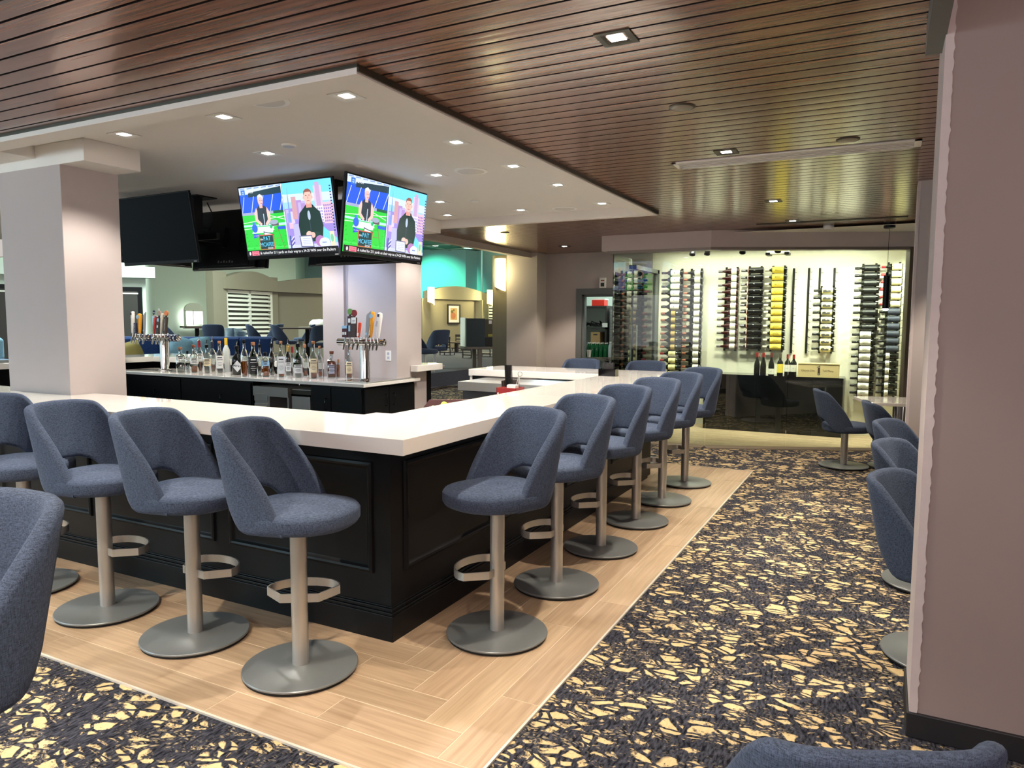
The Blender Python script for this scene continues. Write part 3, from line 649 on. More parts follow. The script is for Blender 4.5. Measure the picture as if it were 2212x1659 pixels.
for ya, yb, yh in ((IY+.07, 6.70, 6.63), (6.71, 7.21, 6.78)):
    b = B(); b.box(IX-.055, IX-.037, ya, yb, .12, IZ-.06); bobj(b, 'door', BLACK, c2, smooth=0, bevel=.003)
    handle(c2, (IX-.037, yh, .70), 'z', out=(1, 0, 0))
dt = thing('drip_tray', 'flat steel drip tray on the back counter under the beer tower', 'tray', (-5.24, 6.62, IZ))
b = B(); b.box(-5.47, -5.02, 6.28, 7.24, IZ+.0005, IZ+.012); b.box(-5.45, -5.04, 6.30, 7.22, IZ+.012, IZ+.014, mi=1); bobj(b, 'tray', [STEEL, CHROME], dt, smooth=0)
b = B(); b.box(.26, .34, -.0035, 0, 0, .12); b.box(.285, .315, -.006, -.0035, .02, .05, mi=1); b.box(.285, .315, -.006, -.0035, .07, .10, mi=1)
o = b.obj('wall_outlet', [WHITEP, mat('outlet_grey', (170, 176, 190))], smooth=0); o.location = (-5.76+.30-.02, 6.887, 1.13); tag(o, 'white power outlet on the blue lit column beside the taps', 'outlet')
# ------------------------------------------------------------------ televisions
EMI = attr_emit('screen_picture_light', 1.2)
class Art:
    """a flat picture of coloured shapes, 16 x 9 units, built on the screen of a television"""
    def __init__(s, W, H):
        s.W, s.H, s.k = W, H, 0; s.bm = bmesh.new(); s.tl = s.bm.verts.layers.float_color.new('tint')
    def P(s, u, v): return Vector(((u/16-.5)*s.W, -.0004*s.k, (v/9-.5)*s.H))
    def poly(s, pts, c, step=True):
        if step: s.k += .12
        l = lin(c); vs = []
        for u, v in pts:
            q = s.bm.verts.new(s.P(min(16, max(0, u)), min(9, max(0, v)))); q[s.tl] = l; vs.append(q)
        s.bm.faces.new(vs)
    def rect(s, a, b, c, d, col): s.poly([(a, b), (c, b), (c, d), (a, d)], col)
    def oval(s, u, v, r, q, col, n=18): s.poly([(u+r*math.cos(2*PI*i/n), v+q*math.sin(2*PI*i/n)) for i in range(n)], col)
    def line(s, a, b, w, col):
        a, b = Vector(a), Vector(b); n = Vector((-(b-a).y, (b-a).x)).normalized()*w/2; s.poly([a+n, a-n, b-n, b+n], col)
    def text(s, t, u, v, size, col, fit=None):
        s.k += .15; ps, wd = text_tris(t, size); k = fit/wd if fit else 1
        for p in ps: s.poly([(u+x*k, v+y) for x, y in p], col, False)
    def obj(s, name, par):
        me = bpy.data.meshes.new(name); s.bm.to_mesh(me); s.bm.free(); me.materials.append(EMI)
        o = bpy.data.objects.new(name, me); COL.objects.link(o); o.parent = par; return o
def show_picture(W, H):
    a = Art(W, H); r2 = random.Random(5)
    # stadium half
    a.rect(0, 0, 7.75, 9, (40, 196, 58)); a.rect(0, 5.65, 7.75, 9, (28, 84, 214)); a.rect(0, 8.1, 7.75, 9, (196, 210, 232)); a.poly([(1.6, 7.7), (7.75, 7.9), (7.75, 8.75), (1.6, 8.3)], (24, 54, 66))
    for i in range(6): a.poly([(.2+1.3*i, 8.75), (1.1+1.3*i, 8.8), (1.1+1.3*i, 8.95), (.2+1.3*i, 8.9)], (120, 150, 200))
    for i in range(5): a.line((.1+1.7*i, 5.7), (.8+1.75*i, 7.8), .1, (206, 216, 236))
    a.rect(0, 5.4, 7.75, 5.75, (150, 158, 190)); a.rect(5.7, 5.4, 7.75, 5.75, (26, 90, 60))
    for p in (((0, 4.4), (7.75, 5.0)), ((0, 3.6), (7.75, 3.9)), ((4.5, 5.3), (7.7, 4.5))): a.line(*p, .09, (200, 240, 200))
    a.rect(0, 3.9, 7.75, 4.15, (170, 226, 236)); a.rect(6.1, 3.3, 7.75, 3.7, (40, 90, 200)); a.rect(0, 1.0, 7.75, 1.2, (60, 214, 80))
    for i in range(26): u, v = r2.uniform(0, 7.4), r2.uniform(.8, 3.2); a.poly([(u, v), (u+.5, v+.05), (u+.4, v+.2)], (34, 176, 48))
    a.line((6.0, 3.9), (6.9, .9), .08, (120, 96, 70)); a.line((5.4, 3.9), (5.0, .9), .08, (120, 96, 70)); a.line((5.3, 2.2), (6.5, 2.2), .07, (130, 106, 80)); a.rect(4.9, 3.8, 6.4, 4.2, (90, 84, 90)); a.oval(5.6, 4.3, .75, .3, (150, 160, 180))
    a.poly([(2.9, 4.0), (2.75, 6.0), (3.2, 6.5), (4.2, 6.5), (4.75, 6.0), (4.6, 4.0)], (38, 52, 62))
    a.poly([(2.75, 6.3), (2.3, 5.6), (2.35, 4.6), (3.3, 3.9), (3.5, 4.2), (2.8, 4.8), (2.9, 5.9)], (246, 186, 176)); a.poly([(4.65, 6.3), (5.15, 5.5), (5.05, 4.5), (4.2, 3.85), (4.1, 4.2), (4.6, 4.7), (4.55, 5.9)], (246, 186, 176))
    a.rect(3.4, 6.2, 3.95, 6.8, (236, 170, 164)); a.oval(3.68, 7.15, .46, .66, (244, 178, 172)); a.poly([(3.2, 7.3), (3.25, 7.8), (3.7, 8.02), (4.1, 7.8), (4.15, 7.4), (3.9, 7.6), (3.45, 7.6)], (226, 220, 226))
    a.rect(3.9, 7.15, 4.05, 7.22, (60, 40, 50)); a.rect(3.55, 7.15, 3.7, 7.22, (60, 40, 50)); a.rect(3.7, 6.75, 4.0, 6.82, (180, 90, 96)); a.line((3.9, 4.0), (3.95, 5.6), .12, (190, 206, 226)); a.oval(3.95, 5.7, .16, .26, (40, 44, 60))
    a.poly([(1.4, 3.0), (5.2, 3.0), (5.5, 3.8), (1.9, 3.8)], (206, 220, 246)); a.oval(2.0, 3.65, .52, .55, (44, 96, 214)); a.oval(1.95, 4.3, .25, .2, (70, 120, 220))
    a.poly([(4.5, 3.3), (5.5, 3.3), (5.0, 4.1)], (220, 246, 240)); a.oval(5.0, 3.75, .28, .28, (30, 170, 110), 5)
    a.poly([(1.6, 3.0), (1.6, 2.35), (3.5, 2.7)], (50, 80, 200)); a.text('ST. JOSEPH', 2.25, 2.6, .2, (230, 236, 255), 1.1); a.poly([(3.5, 3.2), (3.5, 2.4), (5.4, 2.75)], (34, 40, 44)); a.poly([(3.6, 3.05), (3.6, 2.55), (5.0, 2.78)], (226, 232, 236))
    a.poly([(2.5, .8), (5.2, .8), (5.2, 2.75), (2.5, 2.75)], (196, 92, 62)); a.poly([(2.65, .9), (5.05, .9), (5.05, 2.65), (2.65, 2.65)], (14, 54, 52))
    a.text('the', 2.95, 2.05, .42, (226, 240, 250), .5); a.text('PAT', 3.95, 1.98, .78, (90, 206, 255), 1.25); a.text('MCAFEE', 3.85, 1.22, .76, (90, 206, 255), 2.45); a.text('SHOW', 4.4, .86, .38, (232, 244, 250), .95)
    # city half
    a.rect(7.75, 0, 16, 9, (150, 200, 246)); a.rect(7.75, 7.2, 16, 9, (112, 206, 252)); a.poly([(7.75, 6.6), (16, 6.4), (16, 7.4), (7.75, 7.6)], (196, 214, 250)); a.rect(7.75, 0, 16, 5.8, (150, 132, 206))
    for i in range(34):
        u = 7.8+r2.uniform(0, 7.9); h = r2.uniform(.5, 2.0); v = r2.uniform(3.2, 5.4); w_ = r2.uniform(.3, .9); a.rect(u, v, min(16, u+w_), v+h, r2.choice([(184, 168, 226), (206, 190, 236), (168, 138, 196), (214, 176, 196), (140, 150, 214)]))
    a.poly([(8.35, 4.2), (8.6, 8.6), (8.75, 4.2)], (120, 150, 210)); a.rect(9.1, 4.4, 9.9, 7.2, (196, 150, 160)); a.rect(8.9, 1.2, 10.4, 3.8, (178, 176, 230)); a.rect(13.0, 4.6, 14.3, 8.3, (206, 186, 222)); a.rect(13.3, 4.6, 14.0, 8.7, (188, 160, 196)); a.rect(14.2, 3.6, 15.7, 6.2, (230, 182, 196)); a.rect(12.9, 3.8, 14.3, 5.8, (216, 210, 240))
    for i in range(4):
        for j in range(6): a.rect(14.35+.33*i, 3.8+.38*j, 14.55+.33*i, 4.02+.38*j, (128, 116, 190)); 
    for i in range(4):
        for j in range(5): a.rect(13.0+.32*i, 3.95+.36*j, 13.16+.32*i, 4.15+.36*j, (132, 126, 196))
    for i in range(16): a.rect(15.62, 2.6+.36*i, 15.86, 2.78+.36*i, (54, 66, 110))
    a.poly([(13.9, 3.3), (15.9, 1.8), (15.9, 1.2), (13.6, 1.6)], (110, 206, 236))
    a.poly([(10.1, 1.6), (9.9, 3.6), (10.3, 5.1), (11.3, 5.9), (12.7, 5.9), (13.7, 5.1), (14.0, 3.4), (13.6, 1.4)], (30, 54, 50)); a.poly([(11.3, 5.9), (11.6, 6.2), (12.4, 6.2), (12.8, 5.9), (12.1, 5.5)], (24, 42, 40)); a.poly([(10.4, 1.9), (12.2, 2.3), (13.6, 1.6), (13.3, 2.6), (11.2, 2.9)], (36, 66, 60))
    a.rect(11.55, 5.7, 12.5, 6.5, (228, 150, 140)); a.oval(12.0, 7.05, .68, .92, (248, 182, 170)); a.oval(11.3, 6.95, .12, .22, (238, 168, 158)); a.oval(12.7, 6.95, .12, .22, (238, 168, 158)); a.poly([(11.33, 7.2), (11.4, 7.75), (11.8, 8.02), (12.25, 8.02), (12.62, 7.75), (12.68, 7.2), (12.45, 7.62), (11.6, 7.62)], (140, 88, 76))
    a.rect(11.62, 7.16, 11.86, 7.24, (80, 50, 50)); a.rect(12.16, 7.16, 12.4, 7.24, (80, 50, 50)); a.poly([(11.95, 7.1), (12.1, 7.1), (12.14, 6.8), (11.9, 6.8)], (230, 150, 140)); a.rect(11.8, 6.5, 12.25, 6.58, (176, 84, 84))
    a.line((11.9, 1.2), (11.85, 4.4), .12, (60, 70, 84)); a.oval(11.85, 4.75, .24, .6, (170, 186, 206)); a.oval(11.5, 2.4, .5, .4, (248, 188, 176)); a.oval(12.1, 2.3, .4, .36, (244, 180, 168))
    a.rect(7.75, .7, 16, 1.2, (190, 196, 236)); a.poly([(9.9, .85), (12.1, .75), (11.9, 2.3), (9.8, 2.3)], (96, 100, 130)); a.poly([(10.05, .98), (11.95, .9), (11.78, 2.18), (9.95, 2.18)], (214, 226, 250))
    for i in range(4): a.rect(10.3, 1.2+.22*i, 11.6, 1.26+.22*i, (150, 160, 196))
    a.oval(13.2, 1.5, .8, .7, (170, 120, 176)); a.oval(13.9, 1.25, .9, .65, (206, 216, 244)); a.rect(13.5, 1.25, 14.2, 1.35, (90, 110, 170))
    for i in range(5): a.line((8.3, .8+.25*i), (8.9, 1.3+.25*i), .1, (48, 66, 130) if i % 2 else (226, 232, 250)); 
    a.rect(8.1, .75, 8.35, 2.4, (60, 90, 150)); a.rect(14.9, .8, 15.6, 2.6, (226, 206, 176)); a.oval(15.2, 1.8, .25, .5, (120, 190, 150))
    a.rect(7.68, .75, 7.8, 9, (226, 230, 240))
    a.rect(0, 0, 16, .78, (6, 8, 14)); a.oval(.6, .38, .16, .24, (240, 240, 244)); a.rect(.95, .1, 2.3, .68, (246, 120, 138)); a.text('FURTHER', 1.62, .4, .26, (120, 20, 50), 1.1); a.rect(1.2, .2, 2.05, .28, (170, 50, 80))
    a.text('& rushed for 211 yards on their way to a 34-20 WIN over the Packers', 9.0, .22, .5, (246, 246, 248), 13.0)
    a.text('9.29.23', 2.05, 8.22, .46, (246, 248, 252), 1.35); a.rect(.5, 7.9, 1.25, 8.7, (60, 110, 190)); a.oval(.88, 8.3, .22, .22, (150, 186, 236)); a.rect(.62, 8.26, 1.14, 8.34, (60, 110, 190))
    return a
def television(name, label, c, yaw, tilt, W, lit, group):
    t = thing(name, label, 'television', c, 0, group); t.rotation_mode = 'XYZ'; t.rotation_euler = (tilt, 0, yaw)
    H = W*.577; th = .055
    b = B(); b.box(-W/2, W/2, -.012, .010, -H/2, H/2); b.box(-W/2+.02, W/2-.02, .010, .03, -H/2+.005, H/2-.02); b.box(-W*.38, W*.38, .03, th, -H/2+.01, H*.18); b.box(-W*.3, W*.3, .03, th+.012, -H/2+.03, -H*.1)
    b.obj('case', BLACK, t, smooth=0, bevel=.004)
    b = B(); b.box(-W/2+.012, W/2-.012, -.0135, -.012, -H/2+.030, H/2-.012); b.obj('screen_glass', mat('dark_screen', (2, 2, 3), .12, spec=.05), t, smooth=0)
    b = B(); b.box(W/2-.07, W/2-.03, -.0135, -.012, -H/2+.010, -H/2+.018); b.obj('brand_mark', mat('silver_print', (170, 170, 170), .4), t, smooth=0)
    b = B()
    for i in range(6): b.box(-.12+.04*i, -.1+.04*i, th+.012, th+.0135, -H/2+.06, -H/2+.075+.01*(i % 2))
    b.obj('socket_panel', GREYM, t, smooth=0)
    if lit:
        a = show_picture(W-.03, H-.045); o = a.obj('screen_picture', t); o.location = (0, -.0140, .009)
    b = B(); b.box(-.2, .2, th+.002, th+.02, -.15, .15); b.box(-.02, .02, th, th+.06, -.1, .1); b.obj('wall_bracket', BLACK, t, smooth=0)
    return t
GT = 'televisions hung from the white soffit'
television('television', 'lit television facing the column side, with football field picture', (-4.52, 4.65, 2.44), -.025, .16, 1.09, True, GT)
television('television', 'lit television angled to the wine room side, nearest the soffit edge', (-3.75, 4.97, 2.42), 1.567, .111, 1.095, True, GT)
television('television', 'television seen from behind, just under the two lit ones', (-4.45, 5.43, 2.43), PI, .13, 1.09, True, GT)
television('television', 'switched off television beside the pale column', (-6.05, 4.53, 2.425), -.03, .15, 1.09, False, GT)
television('television', 'back of a television right of the switched off one', (-6.10, 5.45, 2.43), PI, .13, 1.09, False, GT)
television('television', 'television back seen edge-on under the switched off one', (-6.76, 4.98, 2.43), -PI/2, .13, .95, False, GT)
for x, lab in ((-4.38, 'black ceiling mount carrying the lit televisions'), (-6.10, 'black ceiling mount carrying the switched off televisions')):
    m = thing('television_mount', lab, 'ceiling mount', (x, 5.02, ZC), 0, 'television mounts')
    b = B(); b.box(-.16, .16, -.12, .12, -.012, 0); b.box(-.035, .035, -.05, .05, -.40, -.012); b.obj('pole', BLACK, m, smooth=0)
    b = B(); b.box(-.52 if x < -5 else -.3, .55 if x > -5 else .3, -.02, .02, -.42, -.36); b.box(-.02, .02, -.37 if x < -5 else -.26, .32, -.42, -.36); b.obj('arm', BLACK, m, smooth=0)
    b = B()
    b.tube([(-.14, .0, -.012), (-.22, -.05, -.10), (-.16, .1, -.22), (0, .16, -.3), (.12, .12, -.2), (.1, .05, -.05)], .006, 6); b.tube([(-.3, .0, 0), (-.32, 0, -.08), (-.25, .06, -.25), (-.1, .2, -.35)], .005, 6); b.tube([(-.36, .02, 0), (-.34, .04, -.2), (-.2, .1, -.34)], .004, 6); b.box(-.4, -.28, -.03, .03, -.01, 0)
    b.obj('cable', RUBBER, m, smooth=40)
# ------------------------------------------------------------------ ceiling fittings
def downlight(x, y, z, frame, label, group, s=.052):
    t = thing('downlight', label, 'ceiling light', (x, y, z), 0, group)
    b = B(); f = s*1.42
    b.grid([[(-f, -f, 0), (f, -f, 0), (f, f, 0), (-f, f, 0)], [(-f, -f, -.004), (f, -f, -.004), (f, f, -.004), (-f, f, -.004)], [(-s, -s, -.004), (s, -s, -.004), (s, s, -.004), (-s, s, -.004)], [(-s*.8, -s*.8, -.0008), (s*.8, -s*.8, -.0008), (s*.8, s*.8, -.0008), (-s*.8, s*.8, -.0008)]], True)
    b.obj('frame', frame, t, smooth=0)
    b = B(); k = s*.62; b.poly([(-k, -k, -.0012), (k, -k, -.0012), (k, k, -.0012), (-k, k, -.0012)]); b.obj('lens', LAMP, t, smooth=0)
    return t
RL = ['square downlight above the pale column side, next to the column', 'square downlight, second from the column along the soffit front', 'square downlight nearest the soffit corner', 'square downlight behind the smoke sensor in the white ceiling', 'square downlight second from the corner along the soffit side', 'square downlight right beside the lit televisions, near the round speaker', 'square downlight third from the corner along the soffit side', 'square downlight fourth from the corner along the soffit side', 'square downlight at the far end of the soffit side', 'square downlight at the far soffit edge, before the far round speaker', 'square downlight behind the lit televisions, inner one', 'square downlight at the far soffit edge by the second column']
for (x, y), l in zip(RECESS, RL): downlight(x, y, ZC, WHITEP, l, 'square downlights in the white soffit')
for x, y in RECESS_HID: downlight(x, y, ZC, WHITEP, 'square white downlight added out of sight over the bar', 'downlights out of sight')
DL = ['dark framed square downlight nearest the viewer in the slatted ceiling', 'dark framed square downlight just before the long ceiling vent', 'dark framed square downlight beyond the long ceiling vent', 'dark framed square downlight beside the ceiling slot near the wine room', 'dark framed square downlight in the slats before the storeroom wall']
for (x, y), l in zip(WOODL, DL): downlight(x, y, ZW-.001, DARKM, l, 'dark downlights in the slatted ceiling')
for x, y in WOODL_HID: downlight(x, y, ZW-.001, DARKM, 'dark framed square downlight outside the view', 'downlights out of sight')
def disc(name, lab, cat, x, y, z, r, h, m, m2=None, group=None):
    t = thing(name, lab, cat, (x, y, z), 0, group)
    b = B(); b.lathe([(r, 0), (r, -h*.5), (r*.92, -h)], 32); b.obj('rim', m, t, smooth=40)
    b = B(); b.lathe([(r*.8, -h*1.01), (r*.78, -h*1.15), (.001, -h*1.25)], 32); b.obj('cover', m2 or m, t, smooth=40); return t
GRL = mat('white_grille', (206, 202, 196), .6, var=.25, scale=400)
for (x, y), l in zip([(-3.075, 3.0), (-3.015, 5.115), (-3.10, 7.22)], ['round white ceiling speaker half hidden by the soffit front', 'round white ceiling speaker right of the lit televisions', 'round white ceiling speaker near the far soffit end']): disc('ceiling_speaker', l, 'speaker', x, y, ZC, .135, .008, WHITEP, GRL, 'round speakers in the soffit')
disc('smoke_sensor', 'small round white sensor in the middle of the soffit', 'sensor', -3.704, 3.825, ZC, .05, .012, WHITEP, mat('sensor_grey', (190, 194, 204), .5)); disc('smoke_sensor', 'small round white sensor beyond the lit televisions', 'sensor', -3.72, 6.39, ZC, .045, .012, WHITEP)
disc('sprinkler_cover', 'dark round cover in the slats between nearest downlight and vent', 'ceiling cover', -1.02, 3.95, ZW, .07, .006, DARKM, mat('dull_taupe', (120, 112, 100), .5)); disc('sprinkler_cover', 'dark round cover in the slats over the long vent', 'ceiling cover', -.263, 5.09, ZW, .07, .006, DARKM, mat('dull_taupe', (120, 112, 100)))
disc('sprinkler_cover', 'dark round cover in the slats by the reflected sconce', 'ceiling cover', -4.44, 8.40, ZW, .06, .006, DARKM, mat('dull_taupe', (120, 112, 100))); disc('smoke_detector', 'white smoke detector in the slats before the wine room header', 'smoke detector', -.656, 9.45, ZW, .06, .035, WHITEP)
vt = thing('ceiling_vent', 'long white slotted vent across the slatted ceiling', 'vent', (-.63, 5.39, ZW))
b = B(); b.box(-.80, .78, -.115, -.09, -.006, .01); b.box(-.80, .78, .09, .115, -.006, .01); b.box(-.80, -.77, -.115, .115, -.006, .01); b.box(.74, .78, -.115, .115, -.006, .01); b.obj('frame', WHITEP, vt, smooth=0)
for k in range(4): b = B(); y = -.066+.044*k; b.box(-.77, .74, y-.007, y+.007, -.005, .004); b.obj('slat', WHITEP, vt, smooth=0)
b = B(); b.box(-.78, .76, -.1, .1, .004, .012); b.obj('backing', BLACK, vt, smooth=0)
sl = thing('ceiling_slot', 'thin dark slot diffuser in the slats near the wine room header', 'vent', (-.62, 8.97, ZW))
b = B(); b.box(-.78, .78, -.035, -.022, -.006, .0); b.box(-.78, .78, .022, .035, -.006, 0); b.box(-.78, -.76, -.035, .035, -.006, 0); b.box(.76, .78, -.035, .035, -.006, 0); b.obj('frame', DARKM, sl, smooth=0)
b = B(); b.box(-.76, .76, -.022, .022, -.002, 0); b.obj('backing', BLACK, sl, smooth=0)
pd = thing('pendant_lamp', 'slim black cylinder pendant hanging before the wine room glass', 'pendant lamp', (-.015, 9.49, ZW))
b = B(); b.lathe([(.062, 0), (.062, -.055), (.05, -.06), (.006, -.06)], 28); b.obj('canopy', BLACK, pd, smooth=40)
b = B(); b.tube([(0, 0, -.06), (0, 0, -.62)], .0025, 6); b.obj('cord', BLACK, pd, smooth=40)
b = B(); b.lathe([(.036, -.60), (.036, -.98), (.032, -.98), (.032, -.62)], 28, caps=False); b.lathe([(.036, -.60), (.001, -.595)], 28, caps=False); b.lathe([(.014, -.56), (.014, -.6)], 16); b.obj('shade', BLACK, pd, smooth=40)
b = B(); b.lathe([(.031, -.975), (.031, -.985), (.02, -1.0), (.001, -1.002)], 24); b.obj('lens', LAMP, pd, smooth=40)
light('SPOT', (-.015, 9.49, ZW-1.01), 14, NEUT, .03, angle=110)
# ------------------------------------------------------------------ bottles on the back counter
CLEAR = thin_glass('clear_bottle_glass', (226, 232, 230), .10); GREENG = thin_glass('green_bottle_glass', (60, 150, 70), .10); BROWNG = thin_glass('brown_bottle_glass', (84, 44, 22), .10)
FROST = mat('frosted_glass', (214, 218, 214), .5, trans=.4); DARKG = mat('black_bottle_glass', (12, 14, 14), .1); DGREEN = mat('dark_green_glass', (14, 62, 32), .08, trans=.35)
AMBER = mat('amber_spirit', (176, 88, 24), .1, trans=.5); RED = mat('brown_spirit', (112, 46, 24), .1, trans=.45)
PAPERW = mat('white_label', (228, 226, 220), .7); CREAML = mat('cream_label', (226, 208, 170), .7); LBLUE = mat('pale_blue_label', (150, 190, 214), .6); PRINT = mat('label_print', (60, 58, 60), .7); DLAB = mat('dark_label', (30, 32, 34), .6)
CORK = mat('cork_stopper', (172, 116, 76), .8); WOODC = mat('brown_wood_cap', (112, 62, 40), .6); GOLD = mat('gold_foil', (190, 158, 84), .35, .6); YEL = mat('yellow_capsule', (226, 186, 40), .5); REDC = mat('red_capsule', (136, 24, 34), .45); NAVYC = mat('navy_capsule', (24, 28, 54), .5)
SHAPES = {'round': [(.9, 0), (1, .02), (1, .50), (.93, .57), (.62, .66), (.36, .71), (.32, .74), (.30, .93), (.33, .94)],
 'bulb': [(.92, 0), (1, .03), (.98, .36), (1, .48), (.9, .60), (.55, .69), (.34, .73), (.32, .92), (.35, .93)],
 'wine': [(.94, 0), (1, .02), (1, .55), (.86, .64), (.46, .74), (.36, .79), (.34, .95), (.37, .96)],
 'square': [(.93, 0), (1, .02), (1, .60), (.9, .66), (.45, .69), (.36, .71), (.36, .88), (.4, .89)],
 'flask': [(.94, 0), (1, .03), (1, .56), (.86, .64), (.45, .70), (.34, .73), (.34, .86), (.38, .87)],
 'waist': [(.9, 0), (1, .04), (.8, .35), (1, .62), (.8, .74), (.4, .8), (.38, .93), (.4, .94)]}
def ring(r, z, n, seg=24, sc=1): 
    out = []
    for i in range(seg):
        a = 2*PI*i/seg; c, s = math.cos(a), math.sin(a); k = (abs(c)**n+abs(s)**n)**(-1/n); out.append((r*k*c*sc, r*k*s*sc, z))
    return out
def label_patch(b, r, z0, z1, half, n=2, k=1.015, rz=-PI/2, mi=None):
    rows = [[], []]
    for i in range(13):
        a = rz - half + 2*half*i/12; c, s = math.cos(a), math.sin(a); q = (abs(c)**n+abs(s)**n)**(-1/n)*r*k
        rows[0].append((q*c, q*s, z0)); rows[1].append((q*c, q*s, z1))
    b.grid(rows, mi=mi)
def bottle(px, pb, pt, pw, shape, gl, lab, label, liquid=None, level=.4, cap='cork', pourer=False, z0=.12, z1=.5, half=.9, n=2, text=None, diamond=False):
    base = onZ(px, pb, IZ+.0005); 
    base.y = min(max(base.y, 6.27), 6.80); dep = base.y/ray(px, pb).y*FPX; p = onY(px, pb, base.y); p.z = IZ+.0005
    h = (pb-pt)*dep/FPX/1.0; r = pw*dep/FPX/2*.97
    hb = h/1.18 if pourer else h/1.05
    t = thing('liquor_bottle', label, 'bottle', p, math.atan2(p.y, p.x)-PI/2, 'liquor bottles on the back counter')
    pr = SHAPES[shape]; b = B(); zz = hb/.96
    rows = [ring(r*q, z*zz, n if z < .62 else 2) for q, z in pr]; vs = b.grid(rows, True); b.bm.faces.new(vs[0][::-1]); b.obj('glass', gl, t, smooth=50)
    if liquid:
        lv = level; rows = [ring(r*.9*q, max(.012, z*zz), n if z < .62 else 2) for q, z in pr if z < lv] + [ring(r*.9*interp([(z, q) for q, z in pr], lv), lv*zz, n if lv < .62 else 2)]
        b = B(); vs = b.grid(rows, True); b.bm.faces.new(vs[0][::-1]); b.bm.faces.new(vs[-1]); b.obj('liquid', liquid, t, smooth=50)
    if lab:
        b = B()
        if diamond:
            rows = []
            for j in range(9):
                v = -1 + 2*j/8; hw = (1-abs(v))*half+.01; zc = (z0+z1)/2*zz; rows.append([(r*1.02*math.cos(-PI/2+a*hw), r*1.02*math.sin(-PI/2+a*hw), zc+v*(z1-z0)/2*zz) for a in (-1, -.5, 0, .5, 1)])
            b.grid(rows)
        else: label_patch(b, r, z0*zz, z1*zz, half, n)
        lo = b.obj('label', lab, t, smooth=60)
        b = B(); M = Matrix(((1, 0, 0, 0), (0, 0, -1, -r*1.03), (0, 1, 0, (z0+z1)/2*zz), (0, 0, 0, 1)))
        if text: letters(b, text, .02, M, fit=r*1.1)
        elif not diamond:
            for j, f in enumerate((.62, .34, -.1, -.34, -.55)):
                w_ = r*(.5, .62, .4, .55, .35)[j]; hz = (z1-z0)*zz/2; b.poly([M @ Vector((-w_, f*hz, 0)), M @ Vector((w_, f*hz, 0)), M @ Vector((w_, f*hz+(.012, .006, .004, .004, .004)[j], 0)), M @ Vector((-w_, f*hz+(.012, .006, .004, .004, .004)[j], 0))])
        if len(b.bm.faces): b.obj('label_print', PRINT if lab is not DLAB else PAPERW, lo, smooth=0)
        else: b.bm.free()
    rn = r*pr[-1][0]; zt = pr[-1][1]*zz
    cm = {'cork': CORK, 'wood': WOODC, 'black': BLACK, 'gold': GOLD, 'yellow': YEL, 'red': REDC, 'navy': NAVYC, 'none': CORK}[cap]
    b = B()
    if cap in ('cork', 'wood'): b.lathe([(rn*.9, zt-.005), (rn*1.05, zt), (rn*1.12, zt+.028), (rn*1.05, zt+.03)], 16)
    elif cap in ('gold', 'yellow', 'red', 'navy'): b.lathe([(rn*1.1, zt*.80), (rn*1.12, zt*.82), (rn*1.12, zt+.004), (rn*.9, zt+.006)], 16)
    else: b.lathe([(rn*1.15, zt-.02), (rn*1.2, zt-.018), (rn*1.2, zt+.02), (rn, zt+.022)], 16)
    b.obj('cap', cm, t, smooth=40)
    if pourer:
        b = B(); b.lathe([(rn*1.05, zt), (rn*1.1, zt+.012), (rn*.5, zt+.02)], 12); b.tube([(0, 0, zt+.015), (0, 0, zt+.045), (.006, -.012, zt+.085)], [.0065, .0055, .004], 8); b.obj('pourer', CHROME, t, smooth=40)
    return t
bottle(391, 804, 748, 19, 'square', CLEAR, PAPERW, 'square clear decanter with cork, leftmost of the bottles', z0=.5, z1=.62, half=.6, n=5)
bottle(406, 801, 758, 11, 'bulb', CLEAR, None, 'small clear bottle with black cap next to the square decanter', cap='black')
bottle(420, 804, 745, 20, 'bulb', CLEAR, PAPERW, 'round shouldered clear bottle with brown stopper and low amber spirit', AMBER, .24, 'wood', z0=.3, z1=.52)
bottle(432, 801, 726, 15, 'wine', CLEAR, PAPERW, 'clear bottle with red neck and pourer behind the brown stoppered one', RED, .3, 'red', True, z0=.34, z1=.56)
bottle(448, 806, 736, 19, 'round', CLEAR, CREAML, 'clear bottle with cream label and green sketch, pourer on top', None, .3, 'black', True, z0=.26, z1=.5)
bottle(460, 801, 726, 16, 'bulb', CLEAR, None, 'clear bottle with navy neck and pourer behind the cream labelled one', RED, .2, 'navy', True)
bottle(475.5, 805, 737, 19, 'round', CLEAR, PAPERW, 'clear bottle with tall white label and pale cork', None, .3, 'cork', False, z0=.14, z1=.55)
bottle(490, 803, 727, 16, 'wine', FROST, None, 'tall frosted bottle with bright yellow neck', None, .3, 'yellow')
bottle(513, 809, 739, 23, 'round', DARKG, PAPERW, 'squat black bottle with white diamond label', None, .3, 'black', True, z0=.10, z1=.5, half=.95, diamond=True, text="HENDRICK'S")
bottle(529, 813, 734, 16, 'wine', CLEAR, None, 'clear bottle with amber spirit half way, right of the black diamond one', AMBER, .42, 'black')
bottle(548, 811, 737, 21, 'bulb', GREENG, DLAB, 'green round bottle with black wraparound label', DGREEN, .5, 'none', False, z0=.04, z1=.55, half=2.4)
bottle(562, 812, 736, 13, 'wine', CLEAR, None, 'slim clear bottle with black neck and pourer beside the green round one', None, .3, 'black', True)
bottle(574, 813, 757, 17, 'flask', CLEAR, LBLUE, 'amber flask with pale blue arched label and black cap', AMBER, .45, 'black', False, z0=.42, z1=.62, n=4)
bottle(588, 810, 734, 14, 'wine', BROWNG, None, 'tall brown bottle with black neck and pourer behind the amber flask', RED, .6, 'black', True)
